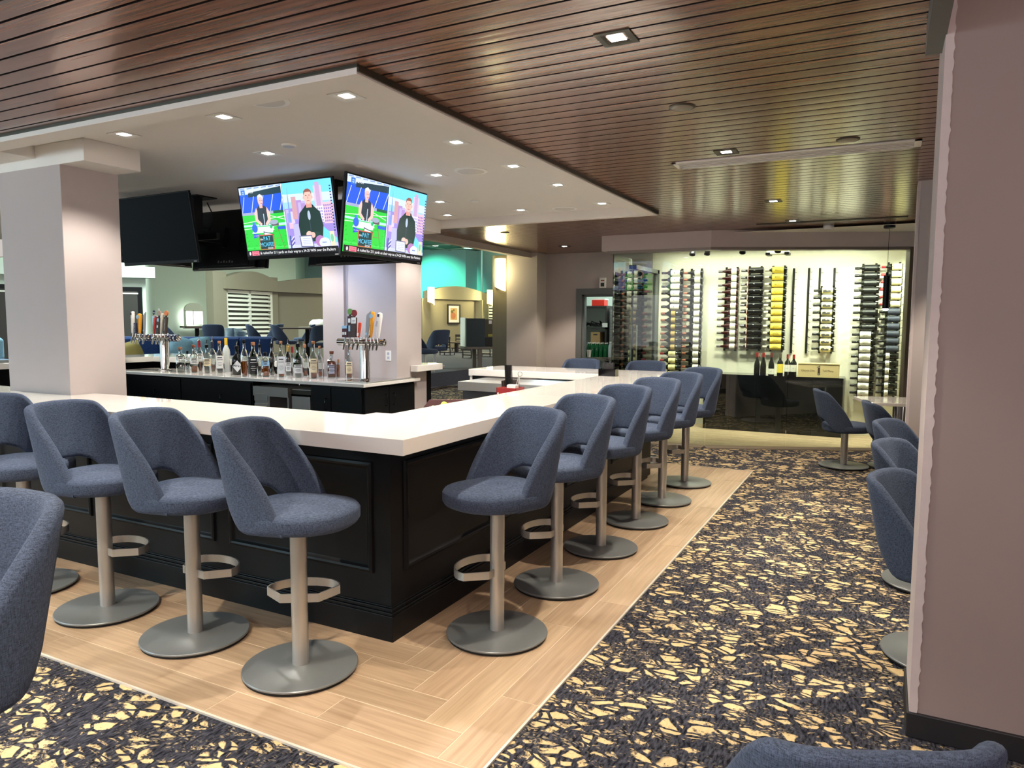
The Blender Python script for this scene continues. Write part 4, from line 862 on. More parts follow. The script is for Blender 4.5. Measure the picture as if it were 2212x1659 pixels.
bottle(608, 814, 737, 19, 'round', CLEAR, PAPERW, 'clear bottle with big white label and dark figure drawing', AMBER, .10, 'cork', False, z0=.09, z1=.58, half=1.0)
bottle(623, 811, 735, 15, 'wine', BROWNG, PAPERW, 'dark brown bottle with gold neck foil and pourer', RED, .6, 'gold', True, z0=.14, z1=.42)
bottle(632, 806, 742, 12, 'wine', CLEAR, None, 'clear bottle with red neck behind the green whisky bottle', None, .3, 'red')
bottle(644.5, 815, 732, 23, 'round', GREENG, PAPERW, 'deep green bottle with square white label', DGREEN, .6, 'black', True, z0=.13, z1=.38, half=.8)
bottle(659, 810, 732, 16, 'bulb', CLEAR, None, 'clear bottle with steel pourer behind the deep green one', AMBER, .16, 'none', True)
bottle(678, 817, 737, 21, 'round', CLEAR, CREAML, 'clear bottle with tall cream label, cork and little amber spirit', AMBER, .2, 'cork', False, z0=.16, z1=.54, half=.8)
bottle(691, 810, 744, 15, 'bulb', CLEAR, None, 'clear bottle with cork at the edge of the blue lit column', AMBER, .18, 'cork')
bottle(717, 816, 757, 21, 'square', CLEAR, mat('grey_label', (160, 160, 176), .6), 'square dark amber bottle with broad brown wood stopper', RED, .62, 'wood', False, z0=.16, z1=.5, half=.5, n=5)
bottle(731, 813, 775, 9, 'waist', CLEAR, None, 'waisted amber bottle tucked beside the square dark amber one', AMBER, .75, 'none')
bottle(754.5, 813, 748, 18, 'wine', CLEAR, CREAML, 'clear bottle with cream label standing alone under the beer pipe', AMBER, .4, 'cork', False, z0=.16, z1=.55, half=.8)
# ------------------------------------------------------------------ beer towers
def tap_handle(par, x, y, z, L, w_, kind, lean=.1, M0=None):
    root_M = rotM((x, y, z), 0, R(-4), lean)
    col = dict(lite=(232, 228, 222), bud=(30, 30, 66), yel=(222, 150, 30), blade=(150, 150, 148), red=(196, 62, 62), dark=(52, 42, 36), birch=(206, 196, 178), org=(60, 46, 36), hop=(56, 34, 32), card=(60, 40, 36), sq=(70, 22, 30), rb=(196, 68, 44))[kind]
    m = mat('tap_handle_'+kind+'_finish', col, .4)
    b = B(); prof = []
    if kind in ('bud', 'sq'): b.box(-w_/2, w_/2, -.012, .012, 0, L)
    elif kind in ('blade',): b.prism([(-w_*.3, 0), (w_*.3, 0), (w_*.55, L*.8), (w_*.6, L), (-w_*.5, L*.84)], -.006, .006, M=Matrix(((1, 0, 0, 0), (0, 0, 1, 0), (0, 1, 0, 0), (0, 0, 0, 1))))
    elif kind in ('dark', 'org', 'hop', 'card'):
        b.box(-w_/2, w_/2, -.014, .014, 0, L*.72); b.box(-w_*.2, w_*.2, -.008, .008, L*.72, L*.78)
        b.lathe([(.001, -.008), (w_*.62, -.008), (w_*.62, .008), (.001, .008)], 20, M=Matrix(((1, 0, 0, 0), (0, 0, -1, 0), (0, 1, 0, L*.88), (0, 0, 0, 1))), mi=1)
    else: b.lathe([(w_*.28, 0), (w_*.34, L*.1), (w_*.46, L*.6), (w_*.5, L*.85), (w_*.42, L*.97), (w_*.1, L)], 16)
    second = {'dark': (150, 130, 120), 'org': (206, 116, 66), 'hop': (96, 140, 66), 'card': (120, 30, 34)}.get(kind, col)
    for v in b.bm.verts: v.co = root_M @ v.co
    h = b.obj('tap_handle', [m, mat('tap_badge_'+kind, second, .45)], par, smooth=40)
    b = B(); FMx = root_M @ Matrix(((1, 0, 0, 0), (0, 0, -1, -w_*.56 if kind not in ('bud', 'sq', 'dark', 'org', 'hop', 'card', 'blade') else -.0155), (0, 1, 0, 0), (0, 0, 0, 1)))
    def patch(x0, x1, z0, z1, mi): b.poly([FMx @ Vector(p) for p in ((x0, z0, 0), (x1, z0, 0), (x1, z1, 0), (x0, z1, 0))], mi)
    cols = [PRINT, PAPERW, LBLUE, mat('badge_navy', (26, 30, 62), .5)]
    if kind == 'lite': letters(b, 'lite', .045, FMx @ Matrix.Translation((.004, L*.55, 0)), 0, fit=.055, rot=PI/2); patch(-.012, .016, L*.82, L*.93, 0)
    if kind == 'bud': letters(b, 'BUD LIGHT', .02, FMx @ Matrix.Translation((.006, L*.5, 0)), 1, fit=L*.8, rot=PI/2)
    if kind == 'yel': b.lathe([(.001, 0), (w_*.48, .0), (w_*.48, .002)], 16, M=FMx @ Matrix.Translation((0, L*.82, 0)), mi=2); patch(-.008, .008, -.0, L*.08, 3); letters(b, 'SUMMER', .012, FMx @ Matrix.Translation((.004, L*.4, 0)), 0, fit=.06, rot=PI/2)
    if kind == 'red':
        b.poly([FMx @ Vector(p) for p in ((-.026, L*1.26, 0), (0, L*1.3, 0), (.026, L*1.26, 0), (.022, L*1.1, 0), (0, L*1.02, 0), (-.022, L*1.1, 0))], 3); patch(-w_*.45, w_*.45, L*.88, L*.98, 2); patch(-.018, .018, L*1.14, L*1.19, 1)
        for i in range(9): patch(.0, .012, L*(.15+.075*i), L*(.15+.075*i)+.003, 0)
    if kind == 'org': letters(b, 'VANILLA', .016, FMx @ Matrix.Translation((.006, L*.38, 0)), 1, fit=L*.5, rot=PI/2)
    if kind == 'birch': letters(b, 'FIRNICH', .016, FMx @ Matrix.Translation((.006, L*.45, 0)), 0, fit=L*.6, rot=PI/2)
    if kind == 'dark': patch(-w_*.34, w_*.34, L*.52, L*.66, 2); patch(-w_*.2, w_*.2, L*.26, L*.36, 1)
    if kind == 'hop': patch(-w_*.3, w_*.3, L*.5, L*.64, 1); patch(-w_*.2, w_*.26, L*.2, L*.4, 2)
    if kind == 'card': patch(-w_*.5, w_*.6, L*.5, L*.72, 1); patch(-w_*.3, w_*.4, L*.6, L*.62, 0); patch(-w_*.3, w_*.3, L*.55, L*.57, 0)
    if kind == 'sq': patch(-w_*.4, -w_*.05, L*.2, L*.45, 1); patch(w_*.05, w_*.4, L*.2, L*.45, 1); patch(-w_*.5, w_*.5, L*.75, L, 2)
    if kind == 'rb': patch(-w_*.3, w_*.3, L*.08, L*.3, 1)
    if kind == 'blade': patch(-w_*.18, w_*.22, L*.1, L*.18, 2); 
    if len(b.bm.faces): b.obj('badge', cols, h, smooth=0)
    else: b.bm.free()
def tower(name, label, px, py, x0, x1, taps, sleeves, dome):
    p = onZ(px, py, IZ); y = p.y if p.y < 6.72 else 6.62; p = onY(px, py, y); p.z = IZ
    t = thing(name, label, 'beer tower', p); dep = (p-EY).dot(FW); s = dep/FPX
    ztop = .50; zp = .445
    b = B(); b.lathe([(.085, 0), (.085, .012), (.062, .016), (.058, .03), (.058, ztop), (.05, ztop+.004), (.001, ztop+.006)], 28); b.obj('column', CHROME, t, smooth=40)
    xa, xb = (x0-px)*s*1.1, (x1-px)*s*1.1
    b = B(); Mx = Matrix(((0, 0, 1, 0), (1, 0, 0, -.075), (0, 1, 0, zp), (0, 0, 0, 1)))
    b.lathe([(.001, xa-.012), (.03, xa-.008), (.042, xa), (.042, xb), (.03, xb+.008), (.001, xb+.012)], 24, M=Mx); b.obj('tap_pipe', CHROME, t, smooth=40)
    for q in sleeves:
        b = B(); xs = (q-px)*s*1.1; b.lathe([(.044, xs-.016), (.047, xs-.014), (.047, xs+.014), (.044, xs+.016)], 20, M=Mx); b.obj('sleeve', mat('navy_sleeve', (32, 38, 76), .4), t, smooth=40)
    for q, kind, L, w_ in taps:
        xs = (q-px)*s*1.1
        b = B(); b.tube([(xs, -.11, zp), (xs, -.165, zp+.005), (xs, -.178, zp-.02), (xs, -.20, zp-.085)], [.013, .014, .013, .009], 10); b.tube([(xs, -.165, zp), (xs, -.165, zp+.055)], [.012, .008], 8); b.obj('faucet', CHROME, t, smooth=40)
        if kind: tap_handle(t, xs, -.165, zp+.055, L, w_, kind, lean=R(4 if q > px else -2))
    return t
tower('beer_tower', 'chrome beer tower with navy sleeves, beside the pale column', 357, 800, 296, 412, [(297, 'lite', .30, .055), (306, 'bud', .14, .05), (318, 'yel', .27, .06), (332, 'blade', .29, .05), (360, 'red', .24, .045), (371, 'dark', .31, .055), (380, 'birch', .27, .045), (391, 'org', .31, .055)], [307, 317, 328, 338, 380, 390, 400, 409], False)
tower('beer_tower', 'chrome beer tower on the drip tray at the end of the back counter', 789, 822, 735, 846, [(764, 'sq', .13, .07), (776, 'hop', .33, .055), (786, 'card', .31, .06), (797, 'rb', .17, .04), (816, 'blade', .30, .055), (826, 'yel', .29, .05), (834, None, 0, 0), (843, 'lite', .28, .06)], [], True)
# ------------------------------------------------------------------ wine room
RK = mat('black_rack_metal', (24, 22, 22), .4, .4)
WG = mat('dark_wine_glass', (20, 22, 18), .08); WR = mat('red_wine_glass', (52, 18, 18), .08)
BURG = [(.92, 0), (1, .015), (1, .42), (.86, .54), (.5, .68), (.38, .76), (.36, .97), (.38, .975), (.38, 1)]
BORD = [(.94, 0), (1, .015), (1, .58), (.9, .65), (.5, .72), (.38, .76), (.36, .95), (.4, .96), (.38, 1)]
_wm = {}
def wine(label, group, p, L, r, prof, glass, lab, cap, lz=(.12, .45), art=None, axis='x', half=1.35):
    """a wine bottle lying with its neck towards -x (axis 'x') or standing (axis 'z')"""
    key = (round(L, 3), round(r, 4), id(prof), glass.name, lab.name if lab else '', cap.name, lz, art, axis)
    if key in _wm:
        t = clone(_wm[key]); t.location = p; t['label'] = label; t['group'] = group; return t
    t = thing('wine_bottle', label, 'wine bottle', p, 0, group)
    M = Matrix.Identity(4) if axis == 'z' else Matrix(((0, 0, -1, L), (0, 1, 0, 0), (1, 0, 0, 0), (0, 0, 0, 1)))
    b = B(); b.lathe([(q*r, z*L) for q, z in prof], 20, M=M); b.obj('glass', glass, t, smooth=50)
    b = B(); b.lathe([(r*.40, L*.80), (r*.42, L*.81), (r*.42, L*.995), (r*.3, L*1.003)], 14, M=M); b.obj('capsule', cap, t, smooth=40)
    if lab:
        b = B(); label_patch(b, r, lz[0]*L, lz[1]*L, half)
        for v in b.bm.verts: v.co = M @ v.co
        lo = b.obj('label', lab, t, smooth=60)
        if art:
            b = B(); zc = (lz[0]+lz[1])/2*L; hz = (lz[1]-lz[0])*L/2; F = Matrix(((1, 0, 0, 0), (0, 0, -1, -r*1.04), (0, 1, 0, zc), (0, 0, 0, 1))) if axis == 'z' else Matrix(((1, 0, 0, L-zc), (0, 0, -1, -r*1.04), (0, 1, 0, 0), (0, 0, 0, 1)))
            u = r*.6
            def pt(*q): b.poly([F @ Vector((x, y, 0)) for x, y in q])
            if art == 'mark': pt((-.02, .0), (-.012, .012), (-.006, .002), (-.014, -.016)); pt((.03, -.03), (.036, -.026), (.03, -.02))
            if art == 'lines':
                for f in (.5, .15, -.3): pt((-hz*.5, u*f), (hz*.5, u*f), (hz*.5, u*f+.003), (-hz*.5, u*f+.003))
            if art == 'dark':
                pt((-hz*.8, -u*.9), (hz*.6, -u*.9), (hz*.7, .0), (hz*.2, u*.2), (0, -u*.2), (-hz*.3, u*.5), (-hz*.8, u*.2)); pt((-hz*.7, u*.8), (hz*.6, u*.85), (hz*.6, u*1.0), (-hz*.7, u*.95))
            if art == 'sign': pt((-.016, -.012), (-.013, -.012), (.012, .012), (.009, .012)); pt((.0, -.008), (.016, -.002), (.016, .0), (0, -.006))
            if art == 'dots':
                for i in range(4): pt((-hz*.6+hz*.35*i, -.004), (-hz*.6+hz*.35*i+.005, -.004), (-hz*.6+hz*.35*i+.005, .005+.006*(i % 2)), (-hz*.6+hz*.35*i, .005))
            b.obj('label_print', PRINT, lo, smooth=0)
    _wm[key] = t
    return t
WLAB = mat('white_wine_label', (238, 234, 222), .7); YLAB = mat('yellow_wine_label', (236, 212, 84), .6); ELAB = mat('cream_wine_label', (236, 226, 170), .7); GLAB = mat('gold_strip_label', (176, 148, 84), .5); SLAB = mat('slate_wine_label', (54, 60, 76), .6); RLAB = mat('red_white_neck_label', (206, 150, 140), .6); BLAB = mat('black_wine_label', (22, 24, 24), .4)
CAPK = mat('black_capsule', (20, 18, 20), .35); CAPR = mat('wine_red_capsule', (150, 36, 40), .4); CAPC = mat('copper_capsule', (150, 84, 60), .4); CAPS = mat('silver_capsule', (120, 116, 120), .35, .5); CAPW = mat('cream_capsule', (206, 196, 176), .5)
YW = YB-.125
def rack(label, xs, zt, zb, n, group):
    t = thing('wine_rack', label, 'wine rack', ((xs[0]+xs[-1])/2, YB-.01, zb), 0, group)
    for x in xs:
        b = B(); x -= t.location.x; b.box(x-.014, x+.014, -.035, .0, 0, zt-zb)
        for i in range(n):
            z = (zt-zb)*(i+.5)/n - .01; b.tube([(x+.012, -.035, z+.012), (x+.03, -.09, z-.004), (x+.045, -.15, z-.012), (x+.06, -.19, z-.004)], .003, 5)
        b.obj('rail', RK, t, smooth=0)
    return t
def stack_labels(n, what, where): return ['%s, %s from the top %s' % (what, ORD[i], where) for i in range(n)]
def column_of(px0, px1, py, pitch, rows, where, rack_lab, depth=0):
    """rows: list of (count, kind)"""
    a, c = onY(px0, py, YW), onY(px1, py, YW); L = c.x-a.x; z = a.z; dz = pitch*(a-EY).dot(FW)/FPX; i = 0; n = sum(k for k, _ in rows)
    zt = z+.07; zb = z-dz*(n-1)-.07
    rack(rack_lab, (a.x+L*.33, a.x+L*.86), zt, zb, n, 'black wine racks on the cream wall')
    for cnt, kd in rows:
        nm, prof, gl, lab, cap, lz, art, rr, sx = kd
        for k in range(cnt):
            r = min(dz*.445, .043)*rr
            wine('%s, %s from the top %s' % (nm, ORD[k], where), 'wine bottles on the wall racks', (a.x, YW-depth, z-dz*i), L*sx, r, prof, gl, lab, cap, lz, art); i += 1
column_of(1431, 1477, 590.5, 14.4, [(6, ('white label wine bottle with small mark', BORD, WG, WLAB, CAPK, (.13, .55), 'mark', 1, 1)), (6, ('dark wine bottle with narrow gold strip', BORD, WG, GLAB, CAPC, (.3, .5), None, 1, 1)), (4, ('wine bottle with cream signed label', BORD, WG, ELAB, CAPR, (.25, .58), 'sign', 1, 1))], 'in the first rack', 'wine rack nearest the glass door, with deep rows of bottles', .03)
column_of(1478, 1519, 590, 14.45, [(16, ('wine bottle with broad white label', BURG, WG, WLAB, CAPC, (.12, .42), 'dots', 1.05, 1))], 'in the second rack', 'second wine rack from the glass door, all white labels')
column_of(1552.5, 1597, 587, 14.6, [(12, ('reddish burgundy bottle with white label', BURG, WR, WLAB, CAPS, (.10, .36), 'dots', 1.05, 1))], 'in the third rack', 'third wine rack, with reddish white-labelled bottles')
column_of(1601.5, 1650, 585, 14.75, [(12, ('plain black wine bottle with pale neck band', BORD, mat('plain_black_glass', (12, 12, 14), .06), RLAB, CAPS, (.66, .70), None, 1.05, 1))], 'left of yellow labels', 'wine rack of plain black bottles left of the yellow labels')
column_of(1653, 1700.5, 584, 15.0, [(12, ('wine bottle with bright yellow label', BORD, WG, YLAB, CAPW, (.14, .66), 'lines', 1.08, 1))], 'of the yellow rack', 'wine rack holding only bright yellow labels')
for px, py, lab in ((1716, 580, 'empty wine rack rail next to the yellow labels'), (1748.5, 579, 'empty wine rack rail by the glass joint, right of the other empty one')):
    a = onY(px, py, YB); rack(lab, (a.x,), a.z, a.z-1.24, 12, 'empty rails on the cream wall')
column_of(1758, 1806.5, 628, 15.6, [(9, ('cream label bottle with dark artwork', BORD, WG, ELAB, CAPK, (.14, .62), 'dark', 1, 1))], 'of the half filled rack', 'half filled wine rack above the wooden box')
for px in (1772, 1803.5):
    a = onY(px, 579, YB); rack('bare top rail of the half filled rack, %s' % ('neck side' if px < 1800 else 'base side'), (a.x,), a.z, a.z-.36, 3, 'bare upper rails')
column_of(1847, 1900, 580, 15.8, [(9, ('large all black wine bottle', BORD, WG, BLAB, CAPK, (.1, .6), None, 1.05, 1.02)), (9, ('large bottle with tall white label', BORD, WG, WLAB, CAPK, (.20, .66), 'lines', 1.03, .98))], 'of the tall rack', 'tall wine rack behind the low table, left of the corner one')
column_of(1904, 1951, 577, 15.95, [(6, ('bottle with blank cream label and red neck', BORD, WG, ELAB, CAPR, (.04, .5), 'sign', 1, 1)), (6, ('bottle with slate blue label', BORD, WG, SLAB, CAPK, (.04, .6), 'dots', 1.03, 1)), (6, ('dark bottle with small white and gold labels', BORD, WG, WLAB, CAPK, (.42, .60), 'dots', 1.02, 1))], 'of the corner rack', 'corner wine rack behind the black pendant')
# low black cabinet with bottles and the wooden box
CBX0, CBX1, CBY, CBZ = -2.40, -.50, 10.96, .835
cb = thing('wine_cabinet', 'long low gloss black cabinet along the wine room wall', 'cabinet', (-1.7, 11.2, 0))
b = B(); b.box(CBX0, CBX1, CBY+.02, YB-.01, .0, CBZ-.02); bobj(b, 'body', BLACK, cb, smooth=0)
b = B(); b.box(CBX0, CBX1+.012, CBY, YB-.008, CBZ-.02, CBZ); bobj(b, 'top', BLACKG, cb, smooth=0)
b = B(); b.box(CBX1, CBX1+.012, CBY, YB-.008, 0, CBZ-.02); bobj(b, 'side_panel', mat('smoked_panel', (52, 50, 46), .3), cb, smooth=0)
for k in range(5): b = B(); w_ = (CBX1-CBX0)/5; b.box(CBX0+k*w_+.002, CBX0+(k+1)*w_-.002, CBY, CBY+.02, .01, CBZ-.022); bobj(b, 'door', BLACKG, cb, smooth=0)
stand = [(1634.5, 'dark wine bottle with red top, leftmost on the black cabinet', BURG, None, CAPR, None), (1648, 'dark wine bottle with red top, second on the black cabinet', BURG, None, CAPR, None), (1665.5, 'burgundy bottle with low white label on the black cabinet', BURG, WLAB, mat('dull_red_capsule', (112, 44, 40), .5), (.05, .30)), (1684.5, 'bottle with yellow label standing on the black cabinet', BORD, YLAB, mat('olive_capsule', (84, 78, 60), .5), (.14, .55)), (1700.5, 'wine red capped bottle with white label, on the black cabinet', BORD, WLAB, CAPR, (.2, .52)), (1713.5, 'wine red capped bottle with white label, touching the wooden box', BORD, WLAB, CAPR, (.2, .52))]
for px, lab, prof, lb, cap, lz in stand:
    p = onY(px, 810, CBY+.12); wine(lab, 'bottles standing on the black cabinet', (p.x, CBY+.12, CBZ), .325 if prof is BURG else .31, .042, prof, WG, lb, cap, lz or (.1, .3), 'sign' if lb is WLAB else None, 'z')
wx0, wx1 = onY(1723, 810, CBY+.06).x, onY(1811, 815, CBY+.06).x
wb_ = thing('wooden_wine_box', 'pale wooden wine box lettered Choose One, Tell Many', 'box', (wx0, CBY+.06, CBZ))
PINE = mat('pale_pine', (214, 190, 140), .6, var=.1, scale=3, stretch=(2, 2, 26))
w_ = wx1-wx0
b = B(); b.box(0, w_, 0, .21, 0, .178); b.obj('box', PINE, wb_, smooth=0)
b = B(); b.box(.004, w_+.012, -.006, .216, .182, .192); b.obj('lid', PINE, wb_, smooth=0)
b = B(); F = Matrix(((1, 0, 0, 0), (0, 0, -1, -.0012), (0, 1, 0, 0), (0, 0, 0, 1)))
letters(b, 'Choose One.', .04, F @ Matrix.Translation((w_*.26, .078, 0)), fit=w_*.34); letters(b, 'Tell Many.', .04, F @ Matrix.Translation((w_*.75, .078, 0)), fit=w_*.28)
x = w_*.52
for q in ([(x-.014, .03), (x+.016, .03), (x+.016, .160), (x+.004, .160), (x-.014, .14)], [(x-.034, .132), (x-.014, .14), (x+.004, .160), (x+.016, .165), (x-.014, .15)]): b.poly([F @ Vector((p[0], p[1], 0)) for p in q])
b.obj('lettering', mat('dark_print', (54, 34, 26), .7), wb_, smooth=0)
b = B()
for z in (.045, .142): b.lathe([(.001, 0), (.006, 0), (.006, .001)], 12, M=F @ Matrix.Translation((x+.001, z, .0012)))
b.obj('plug', WHITEP, wb_, smooth=0)
# glass door on the wine room's side, its steel pulls and frame
b = B(); b.box(-3.30, -3.24, YB-.10, YB-.02, 0, 2.42); b.box(-3.30, -3.24, 10.2, YB-.02, 2.36, 2.42); struct(b.obj('door_2', GREYM, smooth=0))
pane('window_3', (-3.30, 9.38), (-3.30, 10.18), .012, HZ); pane('door_2', (-3.285, 10.2), (-3.285, YB-.1), .02, 2.35)
for sx, lab in ((-3.25, 'vertical steel pull on the inner side of the glass door'), (-3.33, 'vertical steel pull on the outer side of the glass door')):
    b = B(); b.tube([(sx, 10.30, .85), (sx, 10.30, 1.55)], .011, 10); b.tube([(sx, 10.30, .95), (-3.29, 10.30, .95)], .006, 8); b.tube([(sx, 10.30, 1.45), (-3.29, 10.30, 1.45)], .006, 8)
    tag(b.obj('door_pull', STEEL, smooth=40), lab, 'door handle')
# spot heads on the wine room ceiling and what hangs there
for k, (px, lab) in enumerate([(1497, 'black cylinder spot at the wine room ceiling, nearest the glass door'), (1529, 'black cylinder spot at the wine room ceiling, second from the glass door'), (1605, 'black cylinder spot at the wine room ceiling, above the plain black bottles'), (1681, 'black cylinder spot at the wine room ceiling, beside the cooling unit')]):
    p = onY(px, 540, 10.3)
    t = thing('spotlight', lab, 'spotlight', (p.x, 10.3, 2.72), 0, 'black spots in the wine room')
    b = B(); b.lathe([(.03, 0), (.03, -.02), (.01, -.022)], 16); b.obj('base', BLACK, t, smooth=40)
    b = B(); Mx = rotM((0, 0, -.10), 0, R(-25)); b.lathe([(.04, .09), (.042, .085), (.042, -.09), (.036, -.09), (.03, -.07)], 20, M=Mx); b.obj('head', BLACK, t, smooth=40)
for x, y in ((-2.95, 10.25), (-2.45, 10.25), (-1.9, 10.25), (-1.35, 10.3), (-.8, 10.4), (-.25, 10.55), (.2, 10.7)): light('SPOT', (x, y, 2.6), 115, (1, .94, .74), .03, aim=(0, .62, -1), angle=100, blend=.7)
light('AREA', (-1.6, 10.9, 2.69), 50, (1, .95, .78), shape=(3.0, .5))
cu = thing('cooling_unit', 'white cooling unit with black end grilles at the wine room ceiling', 'cooling unit', (onY(1681, 545, 10.9).x, 10.9, 2.72))
b = B(); b.box(-.14, .14, -.1, .1, -.16, 0); b.obj('body', WHITEP, cu, smooth=0)
for sx in (-.155, .095): b = B(); b.box(sx, sx+.06, -.11, .11, -.175, -.14); b.obj('grille', BLACK, cu, smooth=0)
# fire strobe
sb = thing('fire_strobe', 'white fire alarm strobe on the wall above the storeroom door', 'alarm', (-4.19, YB, 2.24))
b = B(); b.box(-.055, .055, -.04, 0, -.085, .085); b.obj('body', WHITEP, sb, smooth=0, bevel=.008)
b = B(); b.box(-.03, .03, -.046, -.04, -.06, .0); b.obj('lens', mat('dark_lens', (60, 60, 64), .15), sb, smooth=0); b = B(); b.box(-.03, .03, -.042, -.04, .03, .045); b.obj('mark', mat('red_print', (150, 60, 56), .6), sb, smooth=0)
# alcove table by the glass
tb = thing('alcove_table', 'white square table on a steel pedestal by the wine room glass', 'table', (.16, 9.06, 0), R(16))
b = B(); b.box(-.38, .45, -.36, .36, .715, .75); b.obj('tabletop', QUARTZ, tb, smooth=0, bevel=.003)
b = B(); b.lathe([(.055, .03), (.055, .70), (.12, .712), (.12, .716)], 24); b.obj('pedestal', CHROME, tb, smooth=40)
b = B(); b.lathe([(.28, .003), (.28, .012), (.06, .03), (.05, .032)], 40); b.obj('base_plate', DISC, tb, smooth=40)
# ------------------------------------------------------------------ storeroom contents
def flat(px, py, y): p = onY(px, py, y); return p
shf = thing('storage_shelf', 'dark storage shelves inside the storeroom doorway', 'shelf', (-4.75, 12.9, 0))
for z in (1.86, 1.46, .955): b = B(); b.box(-5.35, -4.55, 12.6, 13.2, z, z+.03); bobj(b, 'shelf_board', mat('dark_laminate', (52, 50, 48), .5), shf, smooth=0)
for x in (-5.35, -4.58): b = B(); b.box(x, x+.03, 12.6, 13.2, 0, 1.86); bobj(b, 'side_panel', mat('dark_laminate', (52, 50, 48)), shf, smooth=0)
b = B(); b.box(-5.35, -4.55, 13.2, 13.22, .0, 1.86); bobj(b, 'back_panel', STW, shf, smooth=0)
lk = thing('storage_cabinet', 'grey ribbed cabinet inside the storeroom', 'cabinet', (-4.2, 12.9, 0))
b = B(); b.box(-4.50, -3.2, 12.62, 13.3, 0, 1.86); bobj(b, 'body', GREYM, lk, smooth=0)
b = B()
for k in range(34): b.box(-4.48, -3.22, 12.605, 12.62, .06+.052*k, .06+.052*k+.044)
bobj(b, 'ribbed_front', mat('grey_ribbed_panel', (126, 130, 128), .5), lk, smooth=0)
def item(name, lab, cat, b, m, loc=None, group=None, **k):
    o = b.obj(name, m, loc=loc, **k); return tag(o, lab, cat, group)
b = B(); b.box(0, .24, 0, .2, 0, .11); b.box(.01, .25, .01, .21, .11, .13, mi=1); item('storage_box', 'bright red box with pale lid on top of the storeroom shelf', 'box', b, [mat('red_plastic', (214, 46, 32)), WHITEP], (-4.86, 12.65, 1.892), smooth=0)
b = B(); rows = []
for i, (r, z) in enumerate([(.24, 0), (.26, .06), (.22, .14), (.14, .22), (.05, .26)]): rows.append([((r*(1+.12*math.sin(3*a+i)))*math.cos(a), .6*r*math.sin(a), z+.02*math.sin(2*a)) for a in [2*PI*j/20 for j in range(20)]])
vs = b.grid(rows, True); b.bm.faces.new(vs[-1]); b.bm.faces.new(vs[0][::-1]); item('duffel_bag', 'black bag slumped on top of the grey storeroom cabinet', 'bag', b, RUBBER, (-4.02, 12.9, 1.865), smooth=60)
b = B()
for k in range(7): b.tube([(-5.2+.1*k, 12.7+.03*(k % 3), 1.52), (-5.1+.08*k, 12.66, 1.58+.03*(k % 2)), (-4.95+.06*k, 12.72, 1.55), (-4.8+.02*k, 12.64, 1.52)], .014, 6)
item('cable_bundle', 'tangle of black cables on the storeroom shelf', 'cables', b, RUBBER, smooth=40)
b = B(); b.box(0, .10, 0, .004, 0, .075); item('paper_card', 'white card hanging at the storeroom shelf edge', 'card', b, PAPERW, (-4.62, 12.57, 1.50), smooth=0)
rkx = thing('wire_rack', 'chrome wire rack in the storeroom doorway', 'rack', (-4.2, 11.95, 0))
for z in (.98, .60):
    b = B()
    for k in range(9): b.box(-4.75, -3.85, 11.75+.05*k, 11.756+.05*k, z, z+.006)
    for k in range(30): b.box(-4.75+.031*k, -4.745+.031*k, 11.745, 11.751, z-.03, z+.0)
    b.box(-4.75, -3.85, 11.742, 11.75, z-.038, z-.03); b.box(-4.75, -3.85, 11.742, 11.75, z, z+.008); b.box(-4.75, -3.85, 12.15, 12.156, z-.03, z+.006); bobj(b, 'shelf', CHROME, rkx, smooth=0)
for x in (-4.74, -3.86):
    for y in (11.76, 12.14): b = B(); b.tube([(x, y, 0), (x, y, 1.06)], .012, 8); bobj(b, 'post', CHROME, rkx, smooth=40)
PETG = mat('green_drink_bottle', (20, 92, 54), .12, trans=.3); PETC = mat('clear_water_bottle', (200, 220, 228), .1, trans=.5)
def pet(lab, x, y, z, m, group, h=.25, r=.036, cap=WHITEP):
    key = m.name + str(h)
    if key in _wm: t = clone(_wm[key]); t.location = (x, y, z); t['label'] = lab; t['group'] = group; return
    t = thing('drink_bottle', lab, 'bottle', (x, y, z), 0, group)
    b = B(); b.lathe([(r*.9, 0), (r, .01), (r, h*.6), (r*.8, h*.75), (r*.36, h*.9), (r*.36, h*.94)], 14); b.obj('bottle', m, t, smooth=50)
    b = B(); b.lathe([(r*.42, h*.93), (r*.42, h), (.001, h)], 12); b.obj('cap', cap, t, smooth=40); _wm[key] = t
for i in range(5):
    for j in range(2): pet('green drink bottle, %s %s row of the pack' % (ORD[i], ('front', 'rear')[j]), -4.60+.078*i, 11.84+.09*j, .988, PETG, 'green bottles on the wire rack')
for i in range(3):
    for j in range(2): pet('clear water bottle, %s %s row beside the green ones' % (ORD[i], ('front', 'rear')[j]), -4.20+.078*i, 11.84+.09*j, .988, PETC, 'clear bottles on the wire rack', .27)
for i in range(5): pet('clear bottle on the lower wire shelf, %s in line' % ORD[i], -4.50+.1*i, 11.86, .608, PETC, 'clear bottles on the lower wire shelf', .24)
b = B(); b.box(0, .5, 0, .22, 0, .06); item('bottle_crate', 'low dark tray with small bottles on the wire rack', 'tray', b, mat('dark_laminate', (52, 50, 48)), (-4.40, 11.70-.02, .6), smooth=0) if False else b.bm.free()
sp = thing('spray_bottle', 'white spray bottle with yellow liquid in the storeroom doorway', 'spray bottle', (-4.68, 11.80, .988))
b = B(); b.lathe([(.045, 0), (.048, .01), (.048, .13), (.03, .18), (.016, .21), (.016, .23)], 18); b.lathe([(.05, .008), (.0505, .012), (.0505, .115), (.05, .12)], 18, mi=1, caps=False); b.obj('bottle', [WHITEP, mat('yellow_liquid', (214, 214, 40), .3)], sp, smooth=40)
b = B(); b.box(-.016, .016, -.06, .03, .23, .275); b.box(-.008, .008, -.05, -.035, .18, .235); b.obj('trigger', WHITEP, sp, smooth=0)
